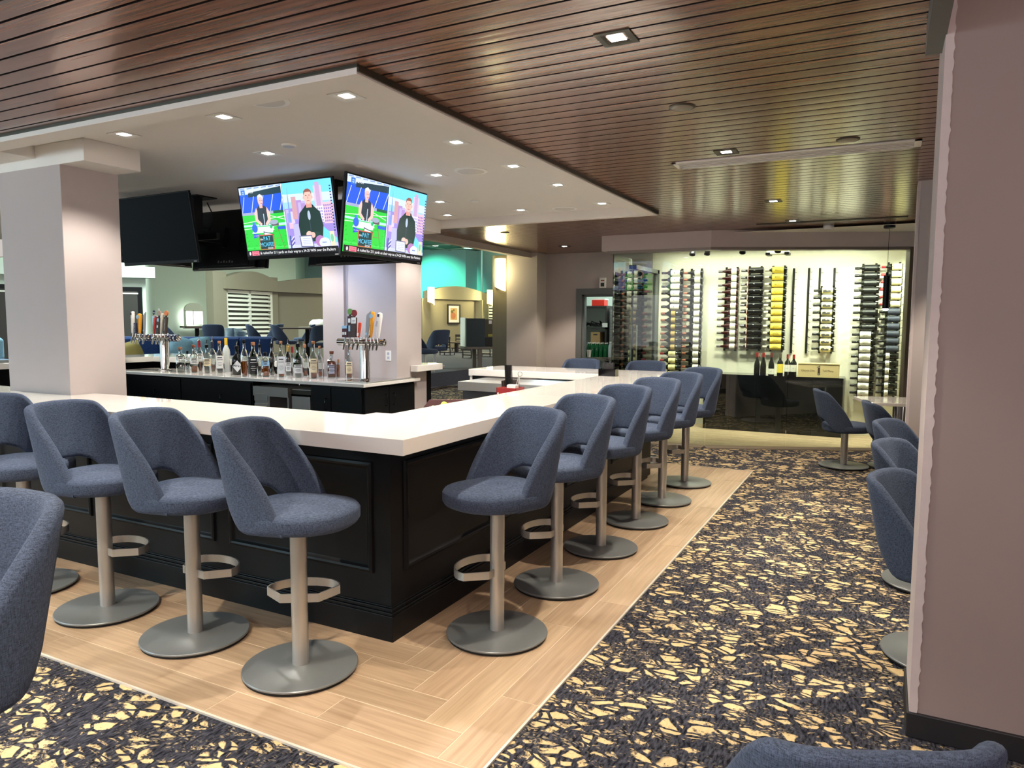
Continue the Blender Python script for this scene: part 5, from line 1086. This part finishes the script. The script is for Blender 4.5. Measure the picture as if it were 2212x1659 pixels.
b = B(); b.lathe([(.03, 0), (.042, .12), (.044, .122), (.04, .122), (.028, .005)], 20); item('paper_cup', 'white paper cup beside the spray bottle', 'cup', b, WHITEP, (-4.56, 11.775, .988), smooth=40)
b = B(); b.box(0, .18, 0, .3, 0, .42); b.box(.05, .13, -.001, 0, .36, .385, mi=1); item('cardboard_box', 'tall brown cardboard box behind the spray bottle', 'box', b, [mat('cardboard', (176, 142, 100), .8), PRINT], (-4.86, 12.62, .99), smooth=0)
b = B(); b.tube([(-3.86, 11.72, .86), (-3.9, 11.70, .78), (-3.95, 11.70, .68), (-3.92, 11.7, .58)], .012, 8); item('red_hose', 'red hose hanging at the side of the wire rack', 'hose', b, REDC, smooth=40)
# ------------------------------------------------------------------ sconce on the olive pilaster
SHADE = mat('lit_sconce_glass', (255, 236, 170), .5, emit=7, var=0)
def sconce(lab, p, r, h, face, group=None, pw=0):
    t = thing('wall_sconce', lab, 'wall lamp', p, face, group)
    b = B(); n = 13; rows = []
    for i in range(n):
        a = -PI/2 + PI*i/(n-1); x, y = r*math.sin(a), -r*.9*math.cos(a); rows.append([(x, y, -h/2 + (.18*h)*(.5+.5*x/r)*-1 + .1*h), (x, y, h/2)])
    b.grid(rows); b.poly([q[1] for q in rows]); b.obj('shade', SHADE, t, smooth=60)
    b = B(); b.box(-r*.8, r*.8, -.012, .0, -h/2, h/2); b.obj('back_plate', DARKM, t, smooth=0)
    if pw: light('POINT', Vector(p)+Vector((math.sin(face)*.3, -math.cos(face)*.3, 0)), pw, (1, .86, .42), .1)
    return t
sconce('tall lit half round sconce on the olive pilaster', (-6.0, 11.195, 2.42), .10, .52, 0, 'lit sconces', 22)
# ------------------------------------------------------------------ dining room beyond the bar
OLIVE = mat('olive_taupe_paint', (136, 130, 110), .75, var=.03, scale=3); PALEG = mat('pale_green_paint', (206, 220, 206), .75, var=.02, scale=3); TEALW = mat('blue_grey_paint', (150, 178, 178), .75, var=.03, scale=2)
SHUT = mat('white_shutter', (226, 228, 214), .5); WENGE = mat('dark_stained_wood', (38, 26, 22), .4)
def g2(px, dep): v = onD(px, 660, dep); return Vector((v.x, v.y, 0))
PT = [g2(474, 22.9), g2(589, 25.4), g2(700, 27.3), g2(915, 32.5), g2(1042, 35.0), g2(1120, 37)]
b = B()
for a, c in zip(PT, PT[1:]): b.poly([a, c, c+Vector((0, 0, 2.6)), a+Vector((0, 0, 2.6))])
struct(b.obj('wall_dining_partition', OLIVE, smooth=0))
for a, c in ((PT[0], PT[1]), (PT[1], PT[2]*.45+PT[3]*.55), (PT[3], PT[4]), (PT[4], PT[5])):
    d = (c-a).normalized(); n = Vector((d.y, -d.x, 0)); L = (c-a).length; b = B()
    top = [(a + d*L*i/16 + Vector((0, 0, 2.92+.28*math.sin(PI*i/16)))) for i in range(17)]
    f = [p + n*.25 for p in [a+Vector((0, 0, 2.58))] + top + [c+Vector((0, 0, 2.58))]]; k = [p - n*.05 for p in [a+Vector((0, 0, 2.58))] + top + [c+Vector((0, 0, 2.58))]]
    b.poly(f); b.poly(k[::-1])
    for i in range(len(f)): j = (i+1) % len(f); b.poly([f[i], f[j], k[j], k[i]])
    struct(b.obj('wall_arched_valance', OLIVE, smooth=0))
for p, s_, h in ((PT[0], .16, 3.12), (PT[1], .13, 3.08), (PT[3], .22, 2.6), (PT[4], .22, 2.6)):
    b = B(); b.box(p.x-s_, p.x+s_, p.y-s_-.2, p.y+s_, 0, h); struct(b.obj('column', OLIVE, smooth=0))
def nrm(a, c): d = (c-a).normalized(); return d, Vector((d.y, -d.x, 0))
for p, nx, lab in ((PT[3], (PT[3], PT[4]), 'lit sconce on the dining partition, at the edge of the second column'), (PT[4], (PT[3], PT[4]), 'lit sconce on the dining partition, left of the shuttered window')):
    d, n = nrm(*nx); q = p + n*.52; sconce(lab, (q.x, q.y, 2.72), .17, .72, math.atan2(n.x, -n.y), 'lit sconces', 160)
def shutters(lab, a, c, z0, z1, npan):
    d, n = nrm(a, c); L = (c-a).length; t = thing('window_shutters', lab, 'shutters', a+n*.06, math.atan2(d.y, d.x)); b = B()
    for i in range(npan+1): x = L*i/npan; b.box(x-.05, x+.05, -.05, .02, z0, z1)
    b.box(0, L, -.05, .02, z1-.1, z1); b.box(0, L, -.05, .02, z0, z0+.1); b.obj('frame', SHUT, t, smooth=0)
    z = z0+.15
    while z < z1-.15:
        b = B(); b.grid([[(.05, -.06, z), (L-.05, -.06, z)], [(.05, .0, z+.075), (L-.05, 0, z+.075)]]); o = b.obj('louver', SHUT, t, smooth=0); o.modifiers.new('t', 'SOLIDIFY').thickness = .012; z += .145
    b = B(); b.box(0, L, .022, .03, z0, z1); b.obj('backing', mat('shutter_dark', (96, 100, 90), .8), t, smooth=0)
d, n = nrm(PT[0], PT[1]); L = (PT[1]-PT[0]).length
shutters('white louvred shutters under the first arch of the dining partition', PT[0]+d*.22, PT[1]-d*.2, .45, 2.56, 2)
d, n = nrm(PT[4], PT[5]); shutters('white louvred shutters lit yellow beside the far sconce', PT[4]+d*.3, PT[5]-d*.1, .5, 2.5, 2)
def picture(lab, a, c, px, dep, zc, w_, h, art):
    d, n = nrm(a, c); o_ = g2(px, dep); k = (a-o_).dot(n); o_ = o_ + n*k + n*.03
    t = thing('framed_picture', lab, 'picture', (o_.x, o_.y, zc), math.atan2(d.y, d.x), 'pictures on the dining partition')
    b = B(); f = .06
    for q in ((-w_/2, w_/2, -h/2, -h/2+f), (-w_/2, w_/2, h/2-f, h/2), (-w_/2, -w_/2+f, -h/2, h/2), (w_/2-f, w_/2, -h/2, h/2)): b.box(q[0], q[1], -.04, 0, q[2], q[3])
    b.obj('frame', WENGE, t, smooth=0)
    b = B(); b.box(-w_/2+f, w_/2-f, -.02, -.005, -h/2+f, h/2-f); b.box(-w_*.26, w_*.26, -.022, -.02, -h*.3, h*.3, mi=1)
    for (x, z, r, m) in art: b.lathe([(.001, 0), (r*w_, 0), (r*w_, .002)], 18, M=Matrix(((1, 0, 0, x*w_), (0, 0, -1, -.023), (0, 1, 0, z*h), (0, 0, 0, 1))), mi=m)
    b.obj('print', [mat('white_mat_board', (226, 228, 222), .8), mat('tan_print_ground', (196, 160, 106), .8), mat('terracotta_print', (186, 118, 84), .8), mat('olive_print', (112, 104, 66), .8)], t, smooth=0)
picture('framed print of a terracotta disc on tan, between the sconces', PT[3], PT[4], 975, 33.8, 1.92, .78, .90, [(-.06, -.08, .2, 2), (-.14, .12, .09, 3), (.0, .2, .06, 3)])
picture('framed print with pale dots beside the blue lit column', PT[1], PT[3], 682, 27.4, 1.92, .78, .9, [(-.02, .12, .06, 0), (0, 0, .06, 3), (.02, -.1, .06, 3)])
# upper walls, room ceiling
b = B(); a, c, e, f = g2(640, 38), g2(1006, 38), g2(1030, 38.6), g2(1240, 33)
for p, q in ((a, c), (c, e), (e, f)): b.poly([p, q, q+Vector((0, 0, 5.6)), p+Vector((0, 0, 5.6))])
struct(b.obj('wall_dining', TEALW, smooth=0))
b = B(); p, q, r_ = g2(322, 26), g2(640, 34), g2(660, 38); 
for s_, t_ in ((p, q), (q, r_)): b.poly([s_, t_, t_+Vector((0, 0, 5.6)), s_+Vector((0, 0, 5.6))])
struct(b.obj('wall_lounge', PALEG, smooth=0))
b = B(); p = g2(-500, 17); q = g2(316, 20.5); r_ = g2(334, 26)
for s_, t_ in ((p, q), (q, r_)): b.poly([s_, t_, t_+Vector((0, 0, 5.6)), s_+Vector((0, 0, 5.6))])
struct(b.obj('wall_lounge', PALEG, smooth=0))
d, n = nrm(p, q)
b = B(); m_ = Matrix.Translation(p) @ Matrix.Rotation(math.atan2(d.y, d.x), 4, 'Z'); LL = (q-p).length; b.box(0, LL+.25, -.35, 0, 2.75, 3.05, M=m_); struct(b.obj('beam', PALEG, smooth=0))
def dark_window(lab, px0, px1, z1, name):
    k0 = (g2(px0, 19.5)-p).dot(d); k1 = (g2(px1, 20.3)-p).dot(d); b = B()
    b.box(k0, k1, -.08, 0, .35, z1, M=m_); b.box(k0+.12, k1-.12, -.1, -.08, .4, z1-.12, mi=1, M=m_); b.box(k0+.1, k1-.1, -.12, -.1, z1-.2, z1-.16, mi=2, M=m_); struct(b.obj(name, [BLACK, mat('dark_blind', (52, 50, 46), .6), SHUT], smooth=0))
dark_window('', 200, 308, 2.50, 'window_4'); dark_window('', -60, 60, 2.50, 'window_5')
b = B(); b.poly([(-60, 7.5, 5.3), (-5.4, 7.5, 5.3), (-5.4, 45, 5.3), (-60, 45, 5.3)]); struct(b.obj('ceiling', mat('dark_green_ceiling', (70, 92, 84), .8), smooth=0))
b = B()
for k in range(14): b.box(-40, -5.4, 12+2*k, 12.05+2*k, 5.25, 5.3)
for k in range(16): b.box(-38+2.2*k, -37.95+2.2*k, 8, 44, 5.25, 5.3)
b.tube([g2(1000, 33)+Vector((0, 0, 5.0)), g2(1075, 34)+Vector((0, 0, 5.0))], .12, 8)
struct(b.obj('trim_8', mat('pale_ceiling_grid', (140, 160, 146), .7), smooth=0))
b = B(); b.box(-60, -5.46, 7.42, 7.5, 2.7, 5.4); b.box(-5.46, -5.38, 7.5, YB+.3, 2.88, 5.4); struct(b.obj('wall_above_bar', WALLW, smooth=0))
dd = disc('downlight', 'round lit downlight in the dark dining room ceiling', 'ceiling light', onZ(940, 530, 5.3).x, onZ(940, 530, 5.3).y, 5.3, .18, .02, WHITEP, LAMP)
pipe = g2(1043, 35.4)+Vector((0, 0, 0)); b = B(); b.tube([pipe+Vector((.0, -.1, 3.0)), pipe+Vector((0, -.1, 5.3))], .04, 8); struct(b.obj('trim_9', TEALW, smooth=40))
# raised lounge floor, sofas, cushions
PF = .35
b = B(); b.box(-34, -9.6, 9.2, 30, 0, PF); struct(b.obj('floor', mat('lounge_carpet', (70, 74, 80), .95, var=.2, scale=20), smooth=0))
def sofa(lab, px0, px1, dep, m):
    a, c = g2(px0, dep), g2(px1, dep+.5); d, n = nrm(a, c); L = (c-a).length
    t = thing('sofa', lab, 'sofa', (a.x, a.y, PF), math.atan2(d.y, d.x), 'blue lounge sofas')
    b = B(); b.box(0, L, 0, .9, .08, .28); b.obj('base', m, t, smooth=0, bevel=.02)
    b = B(); b.box(0, L, .62, .9, .28, .88); b.obj('backrest', m, t, smooth=0, bevel=.05, bseg=3)
    nc = max(1, round(L/.8))
    for k in range(nc): b = B(); b.box(L*k/nc+.01, L*(k+1)/nc-.01, -.02, .62, .28, .46); b.obj('seat_cushion', GREYF, t, smooth=0, bevel=.05, bseg=3)
    for k in range(nc): b = B(); b.box(L*k/nc+.01, L*(k+1)/nc-.01, .5, .64, .44, .86); b.obj('back_cushion', m, t, smooth=0, bevel=.05, bseg=3)
    for x in (.1, L-.1): b = B(); b.box(x-.03, x+.03, .1, .16, 0, .08); b.obj('leg', WENGE, t, smooth=0)
    return t, a, d
s1 = sofa('deep blue sofa seen beside the pale column, behind the taps', 215, 345, 14.6, NAVY); s2 = sofa('long deep blue sofa behind the liquor bottles', 352, 582, 14.8, NAVY)
sofa('blue striped seat at the far left picture edge', -60, 26, 13.5, PALEB)
def cushion(lab, px, dep, z, m, rz, tilt=.5):
    b = B(); rows = []
    for i in range(9):
        v = -1+2*i/8; rows.append([(x*.24*(1-.08*v*v), 0 + .07*(1-x**4)*(1-v**4), v*.22*(1-.08*x*x)) for x in [-1+2*j/8 for j in range(9)]])
    b.grid(rows); b.grid([[(x, -y, z_) for x, y, z_ in r] for r in rows]); p = g2(px, dep); o = b.obj('cushion', m, smooth=60); o.location = (p.x, p.y, z); o.rotation_euler = (-.3, tilt, rz); tag(o, lab, 'cushion', 'cushions on the sofas')
cushion('pale blue cushion lying tilted on the long sofa', 387, 14.72, PF+.68, PALEB, .6, .35); cushion('pale blue cushion standing next to the tilted one', 428, 14.85, PF+.68, PALEB, .8, -.15); cushion('mustard cushion on the sofa beside the pale column', 279, 14.5, PF+.56, mat('mustard_fabric', (170, 160, 96), .9), .6, 1.2)
# console with stacked plates behind the long sofa
ca, cc = g2(478, 16.3), g2(545, 16.5); d, n = nrm(ca, cc); cn = thing('console_table', 'narrow console behind the long sofa carrying stacked plates', 'console', (ca.x, ca.y, PF), math.atan2(d.y, d.x)); L = (cc-ca).length
b = B(); b.box(0, L, -.25, .25, .80, .84); b.obj('top', WENGE, cn, smooth=0)
for x in (.04, L-.1): b = B(); b.box(x, x+.06, -.22, .22, 0, .80); b.obj('leg', WENGE, cn, smooth=0)
PLT = mat('pale_blue_plate', (196, 216, 226), .25)
for k, (u, nn, w_) in enumerate(((.28, 12, 'tall front'), (.62, 8, 'low front'), (.48, 11, 'rear'))):
    for i in range(nn):
        b = B(); b.lathe([(.06, 0), (.09, .004), (.135, .016), (.137, .018), (.09, .007), (.001, .005)], 20); q = ca + d*L*u + n*(.08 if w_ != 'rear' else -.14); o = b.obj('plate', PLT, smooth=40) if i == 0 else clone(pl)
        pl = o; o.location = (q.x, q.y, PF+.8405+.019*i); tag(o, 'pale plate, %s from the bottom of the %s stack' % (ORD[i], w_), 'plate', 'stacked plates on the console')
# high tables and blue stools on the raised floor
def hi_table(lab, px0, px1, dep, z0=PF, h=1.06):
    a, c = g2(px0, dep), g2(px1, dep+.3); d, n = nrm(a, c); L = (c-a).length; t = thing('high_table', lab, 'table', (a.x, a.y, z0), math.atan2(d.y, d.x), 'dark high tables')
    b = B(); b.box(0, L, -.35, .35, h-.04, h); b.obj('tabletop', mat('dark_walnut', (70, 58, 50), .35), t, smooth=0)
    b = B(); b.box(L/2-.05, L/2+.05, -.05, .05, .02, h-.04); b.obj('pedestal', BLACK, t, smooth=0); b = B(); b.box(L/2-.3, L/2+.3, -.3, .3, 0, .02); b.obj('base_plate', BLACK, t, smooth=0)
hi_table('dark high table behind the bottles, among blue stools', 590, 735, 18.5); hi_table('dark high table end left of the shutters', 395, 452, 19.0)
G5 = 'blue stools in the lounge behind the bottles'
for px, dep, f, lab in ((562, 17.2, 55, 'blue lounge stool right of the stacked plates'), (616, 17.0, 58, 'blue lounge stool between the plates and the framed print'), (583, 19.8, 200, 'blue lounge stool hidden behind the one by the plates'), (655, 19.8, 215, 'blue lounge stool behind the high table'), (690, 15.2, 150, 'blue lounge stool at the edge of the blue lit column'), (462, 17.0, 130, 'blue lounge stool alone left of the shutters'), (377, 17.5, 60, 'blue lounge stool behind the beer tower sleeves')):
    p_ = g2(px, dep); place(stool0, (p_.x, p_.y, PF), f, 90, lab, G5)
for px, dep, f, lab in ((916, 17.2, 20, 'blue high stool beyond the bar opening, front one'), (939, 18.9, 160, 'blue high stool beyond the bar opening, rear one')):
    p_ = g2(px, dep); o = place(stool0, (p_.x, p_.y, 0), f, 90, lab, 'high stools beyond the bar opening'); o.scale = (1.2, 1.2, 1.2)
# buffet table with the dark cooler, ladder back chairs
bp_ = g2(1000, 19.0); be = g2(1100, 19.4); d, n = nrm(bp_, be); L = (be-bp_).length; bt = thing('buffet_table', 'grey wooden buffet table beyond the bar opening', 'table', (bp_.x, bp_.y, 0), math.atan2(d.y, d.x)); TW = mat('grey_weathered_wood', (104, 98, 88), .6, var=.2, scale=6)
b = B(); b.box(0, L, -.35, .35, .87, .93); b.obj('tabletop', TW, bt, smooth=0)
for x in (.38, L-.2):
    for y in (-.28, .28): b = B(); b.box(x-.05, x+.05, y-.05, y+.05, 0, .87); b.obj('leg', TW, bt, smooth=0)
b = B(); b.prism([(L-.6, .3), (L-.45, .3), (L-.2, .87), (L-.4, .87)], -.03, .03, M=Matrix(((1, 0, 0, 0), (0, 0, 1, -.28), (0, 1, 0, 0), (0, 0, 0, 1)))); b.obj('brace', TW, bt, smooth=0)
co = bp_ + d*.06 + n*-.1; cl = thing('display_cooler', 'dark boxy dispenser standing on the buffet table', 'dispenser', (co.x, co.y, .93), math.atan2(d.y, d.x))
b = B(); b.box(0, .50, -.25, .3, 0, .74); b.obj('body', mat('dark_teal_panel', (22, 40, 44), .3), cl, smooth=0); b = B(); b.box(-.03, 0, -.2, .3, 0, .76); b.obj('light_edge', SHUT, cl, smooth=0)
b = B(); b.box(.50, .86, -.2, .3, 0, .72); b.box(.62, .70, -.203, -.2, .60, .69, mi=1); b.box(.6, .74, -.203, -.2, .26, .33, mi=2); b.box(.52, .84, -.203, -.2, .0, .24, mi=3); b.obj('machine', [mat('olive_panel', (64, 62, 40), .5), PAPERW, mat('olive_yellow', (150, 146, 50), .5), BLACKG], cl, smooth=0)
def ladder_chair():
    t = thing('dining_chair', 'x', 'chair')
    for x in (-.2, .2):
        b = B(); b.tube([(x, -.2, 0), (x, -.2, .45)], .02, 8); b.obj('leg', WENGE, t, smooth=40)
        b = B(); b.tube([(x, .24, 0), (x, .2, .45), (x, .26, 1.0)], .02, 8); b.obj('leg', WENGE, t, smooth=40)
    b = B(); b.box(-.23, .23, -.22, .22, .43, .47); b.obj('seat', WENGE, t, smooth=0)
    for z in (.6, .7, .8): b = B(); b.box(-.2, .2, .2+(z-.45)*.1, .215+(z-.45)*.1, z, z+.045); b.obj('back_slat', WENGE, t, smooth=0)
    b = B(); b.box(-.23, .23, .245, .265, .92, 1.02); b.obj('top_rail', WENGE, t, smooth=0)
    return t
lc = ladder_chair()
for i, (px, dep, rz, lab) in enumerate(((966, 26.5, 3.3, 'dark ladder back chair nearest the bar opening, left of the buffet'), (952, 30.5, .3, 'dark ladder back chair behind the small dining table'), (990, 30.5, .2, 'dark ladder back chair next to the dispenser edge'), (1018, 24.5, 2.9, 'dark ladder back chair under the buffet table, front one'), (1050, 25.5, 3.4, 'dark ladder back chair under the buffet table, beside the brace'))):
    o = lc if i == 0 else clone(lc); p_ = g2(px, dep); o.location = (p_.x, p_.y, .005); o.rotation_euler = (0, 0, rz); o['label'] = lab; o['group'] = 'dark ladder back chairs'
p_ = g2(986, 28.8); dt_ = thing('dining_table', 'dark dining table with pedestal among the ladder back chairs', 'table', (p_.x, p_.y, .005))
b = B(); b.box(-.6, .6, -.5, .5, .72, .76); b.obj('tabletop', mat('dark_walnut', (70, 58, 50)), dt_, smooth=0); b = B(); b.box(-.06, .06, -.06, .06, .04, .72); b.obj('pedestal', WENGE, dt_, smooth=0); b = B(); b.lathe([(.35, 0), (.35, .02), (.08, .04)], 24); b.obj('base_plate', WENGE, dt_, smooth=40)
# lit service window, stairs sign, chafing dish
a, c = g2(396, 27.2), g2(437, 28.2); d, n = nrm(a, c); L = (c-a).length
sw = thing('service_window', 'bright lit service window with white arch on the lounge wall', 'window', (a.x, a.y, 0), math.atan2(d.y, d.x))
b = B(); b.box(.05, L-.05, -.02, 0, 1.42, 1.92); b.obj('lit_opening', mat('lit_window', (250, 250, 244), .5, emit=3.2, var=0), sw, smooth=0)
b = B(); b.box(0, .06, -.06, 0, 1.36, 1.95); b.box(L-.06, L, -.06, 0, 1.36, 1.95); b.box(L*.42, L*.46, -.06, 0, 1.4, 1.95); b.box(0, L, -.06, 0, 1.92, 1.96); b.prism([(0, 1.96)] + [(L/2-L/2*math.cos(PI*i/12), 1.96+.28*math.sin(PI*i/12)) for i in range(13)] + [(L, 1.96)], 0, .05, M=Matrix(((1, 0, 0, 0), (0, 0, -1, 0), (0, 1, 0, 0), (0, 0, 0, 1)))); b.obj('frame', SHUT, sw, smooth=0)
b = B(); b.box(-.3, L+.5, -.5, -.06, 1.30, 1.36); b.obj('sill', WENGE, sw, smooth=0)
b = B(); b.box(-.14, .14, 0, .01, -.13, .13); F = Matrix(((1, 0, 0, 0), (0, 0, -1, -.002), (0, 1, 0, 0), (0, 0, 0, 1))); letters(b, 'STAIRS', .06, F @ Matrix.Translation((-.02, -.09, 0)), 1, fit=.16); b.poly([F @ Vector(q) for q in ((.07, -.08, 0), (.11, -.065, 0), (.07, -.05, 0))], 1); b.poly([F @ Vector(q) for q in ((-.1, .1, 0), (-.09, .11, 0), (.0, .0, 0), (-.01, -.01, 0))], 1)
q = onD(341, 693, 20); o = b.obj('stairs_sign', [LBLUE, PRINT], smooth=0); o.location = q; o.rotation_euler = (0, 0, .55); tag(o, 'pale blue sign reading STAIRS behind the tap handles', 'sign')
b = B(); b.box(q.x-.02, q.x+.02, q.y+.02, q.y+.05, PF, 1.9); tag(b.obj('sign_post', STEEL, smooth=0), 'slim post holding the pale stairs sign', 'post')
p_ = g2(690, 20); cd_ = thing('chafing_dish', 'white domed chafing dish at the edge of the blue lit column', 'dish', (p_.x, p_.y, 1.42)); b = B(); b.lathe([(.3, 0), (.3, .05), (.26, .06)], 28); b.obj('pan', CHROME, cd_, smooth=40); b = B(); b.lathe([(.29, .06), (.27, .13), (.2, .19), (.001, .21)], 28); b.obj('lid', SHUT, cd_, smooth=50)
b = B(); b.box(p_.x-.5, p_.x+.5, p_.y-.3, p_.y+.3, PF, 1.418); tag(b.obj('serving_counter', OLIVE, smooth=0), 'olive serving counter under the white chafing dish', 'counter')
# lights of the far rooms
for px, dep, z, e, c in ((560, 20, 4.9, 330, (.84, 1, .92)), (350, 18, 4.9, 260, (.86, 1, .95)), (980, 28, 5.0, 260, (1, .95, .7)), (800, 30, 5.0, 260, (.9, 1, .85)), (120, 15, 4.9, 220, (.86, 1, 1))):
    p_ = g2(px, dep); light('AREA', (p_.x, p_.y, z), e, c, 2.0)
p_ = g2(880, 35); light('SPOT', (p_.x, p_.y, 5.2), 1500, (.10, 1, .62), .1, aim=(g2(950, 38)+Vector((0, 0, 3.2)))-Vector((p_.x, p_.y, 5.2)), angle=62, blend=.8)
p_ = g2(1010, 33); light('SPOT', (p_.x, p_.y, 4.9), 260, (.35, .9, .85), .3, aim=(g2(1000, 38)+Vector((0, 0, 4)))-Vector((p_.x, p_.y, 4.9)), angle=120, blend=.8)
# the second column's blue tint comes from the added blue spot
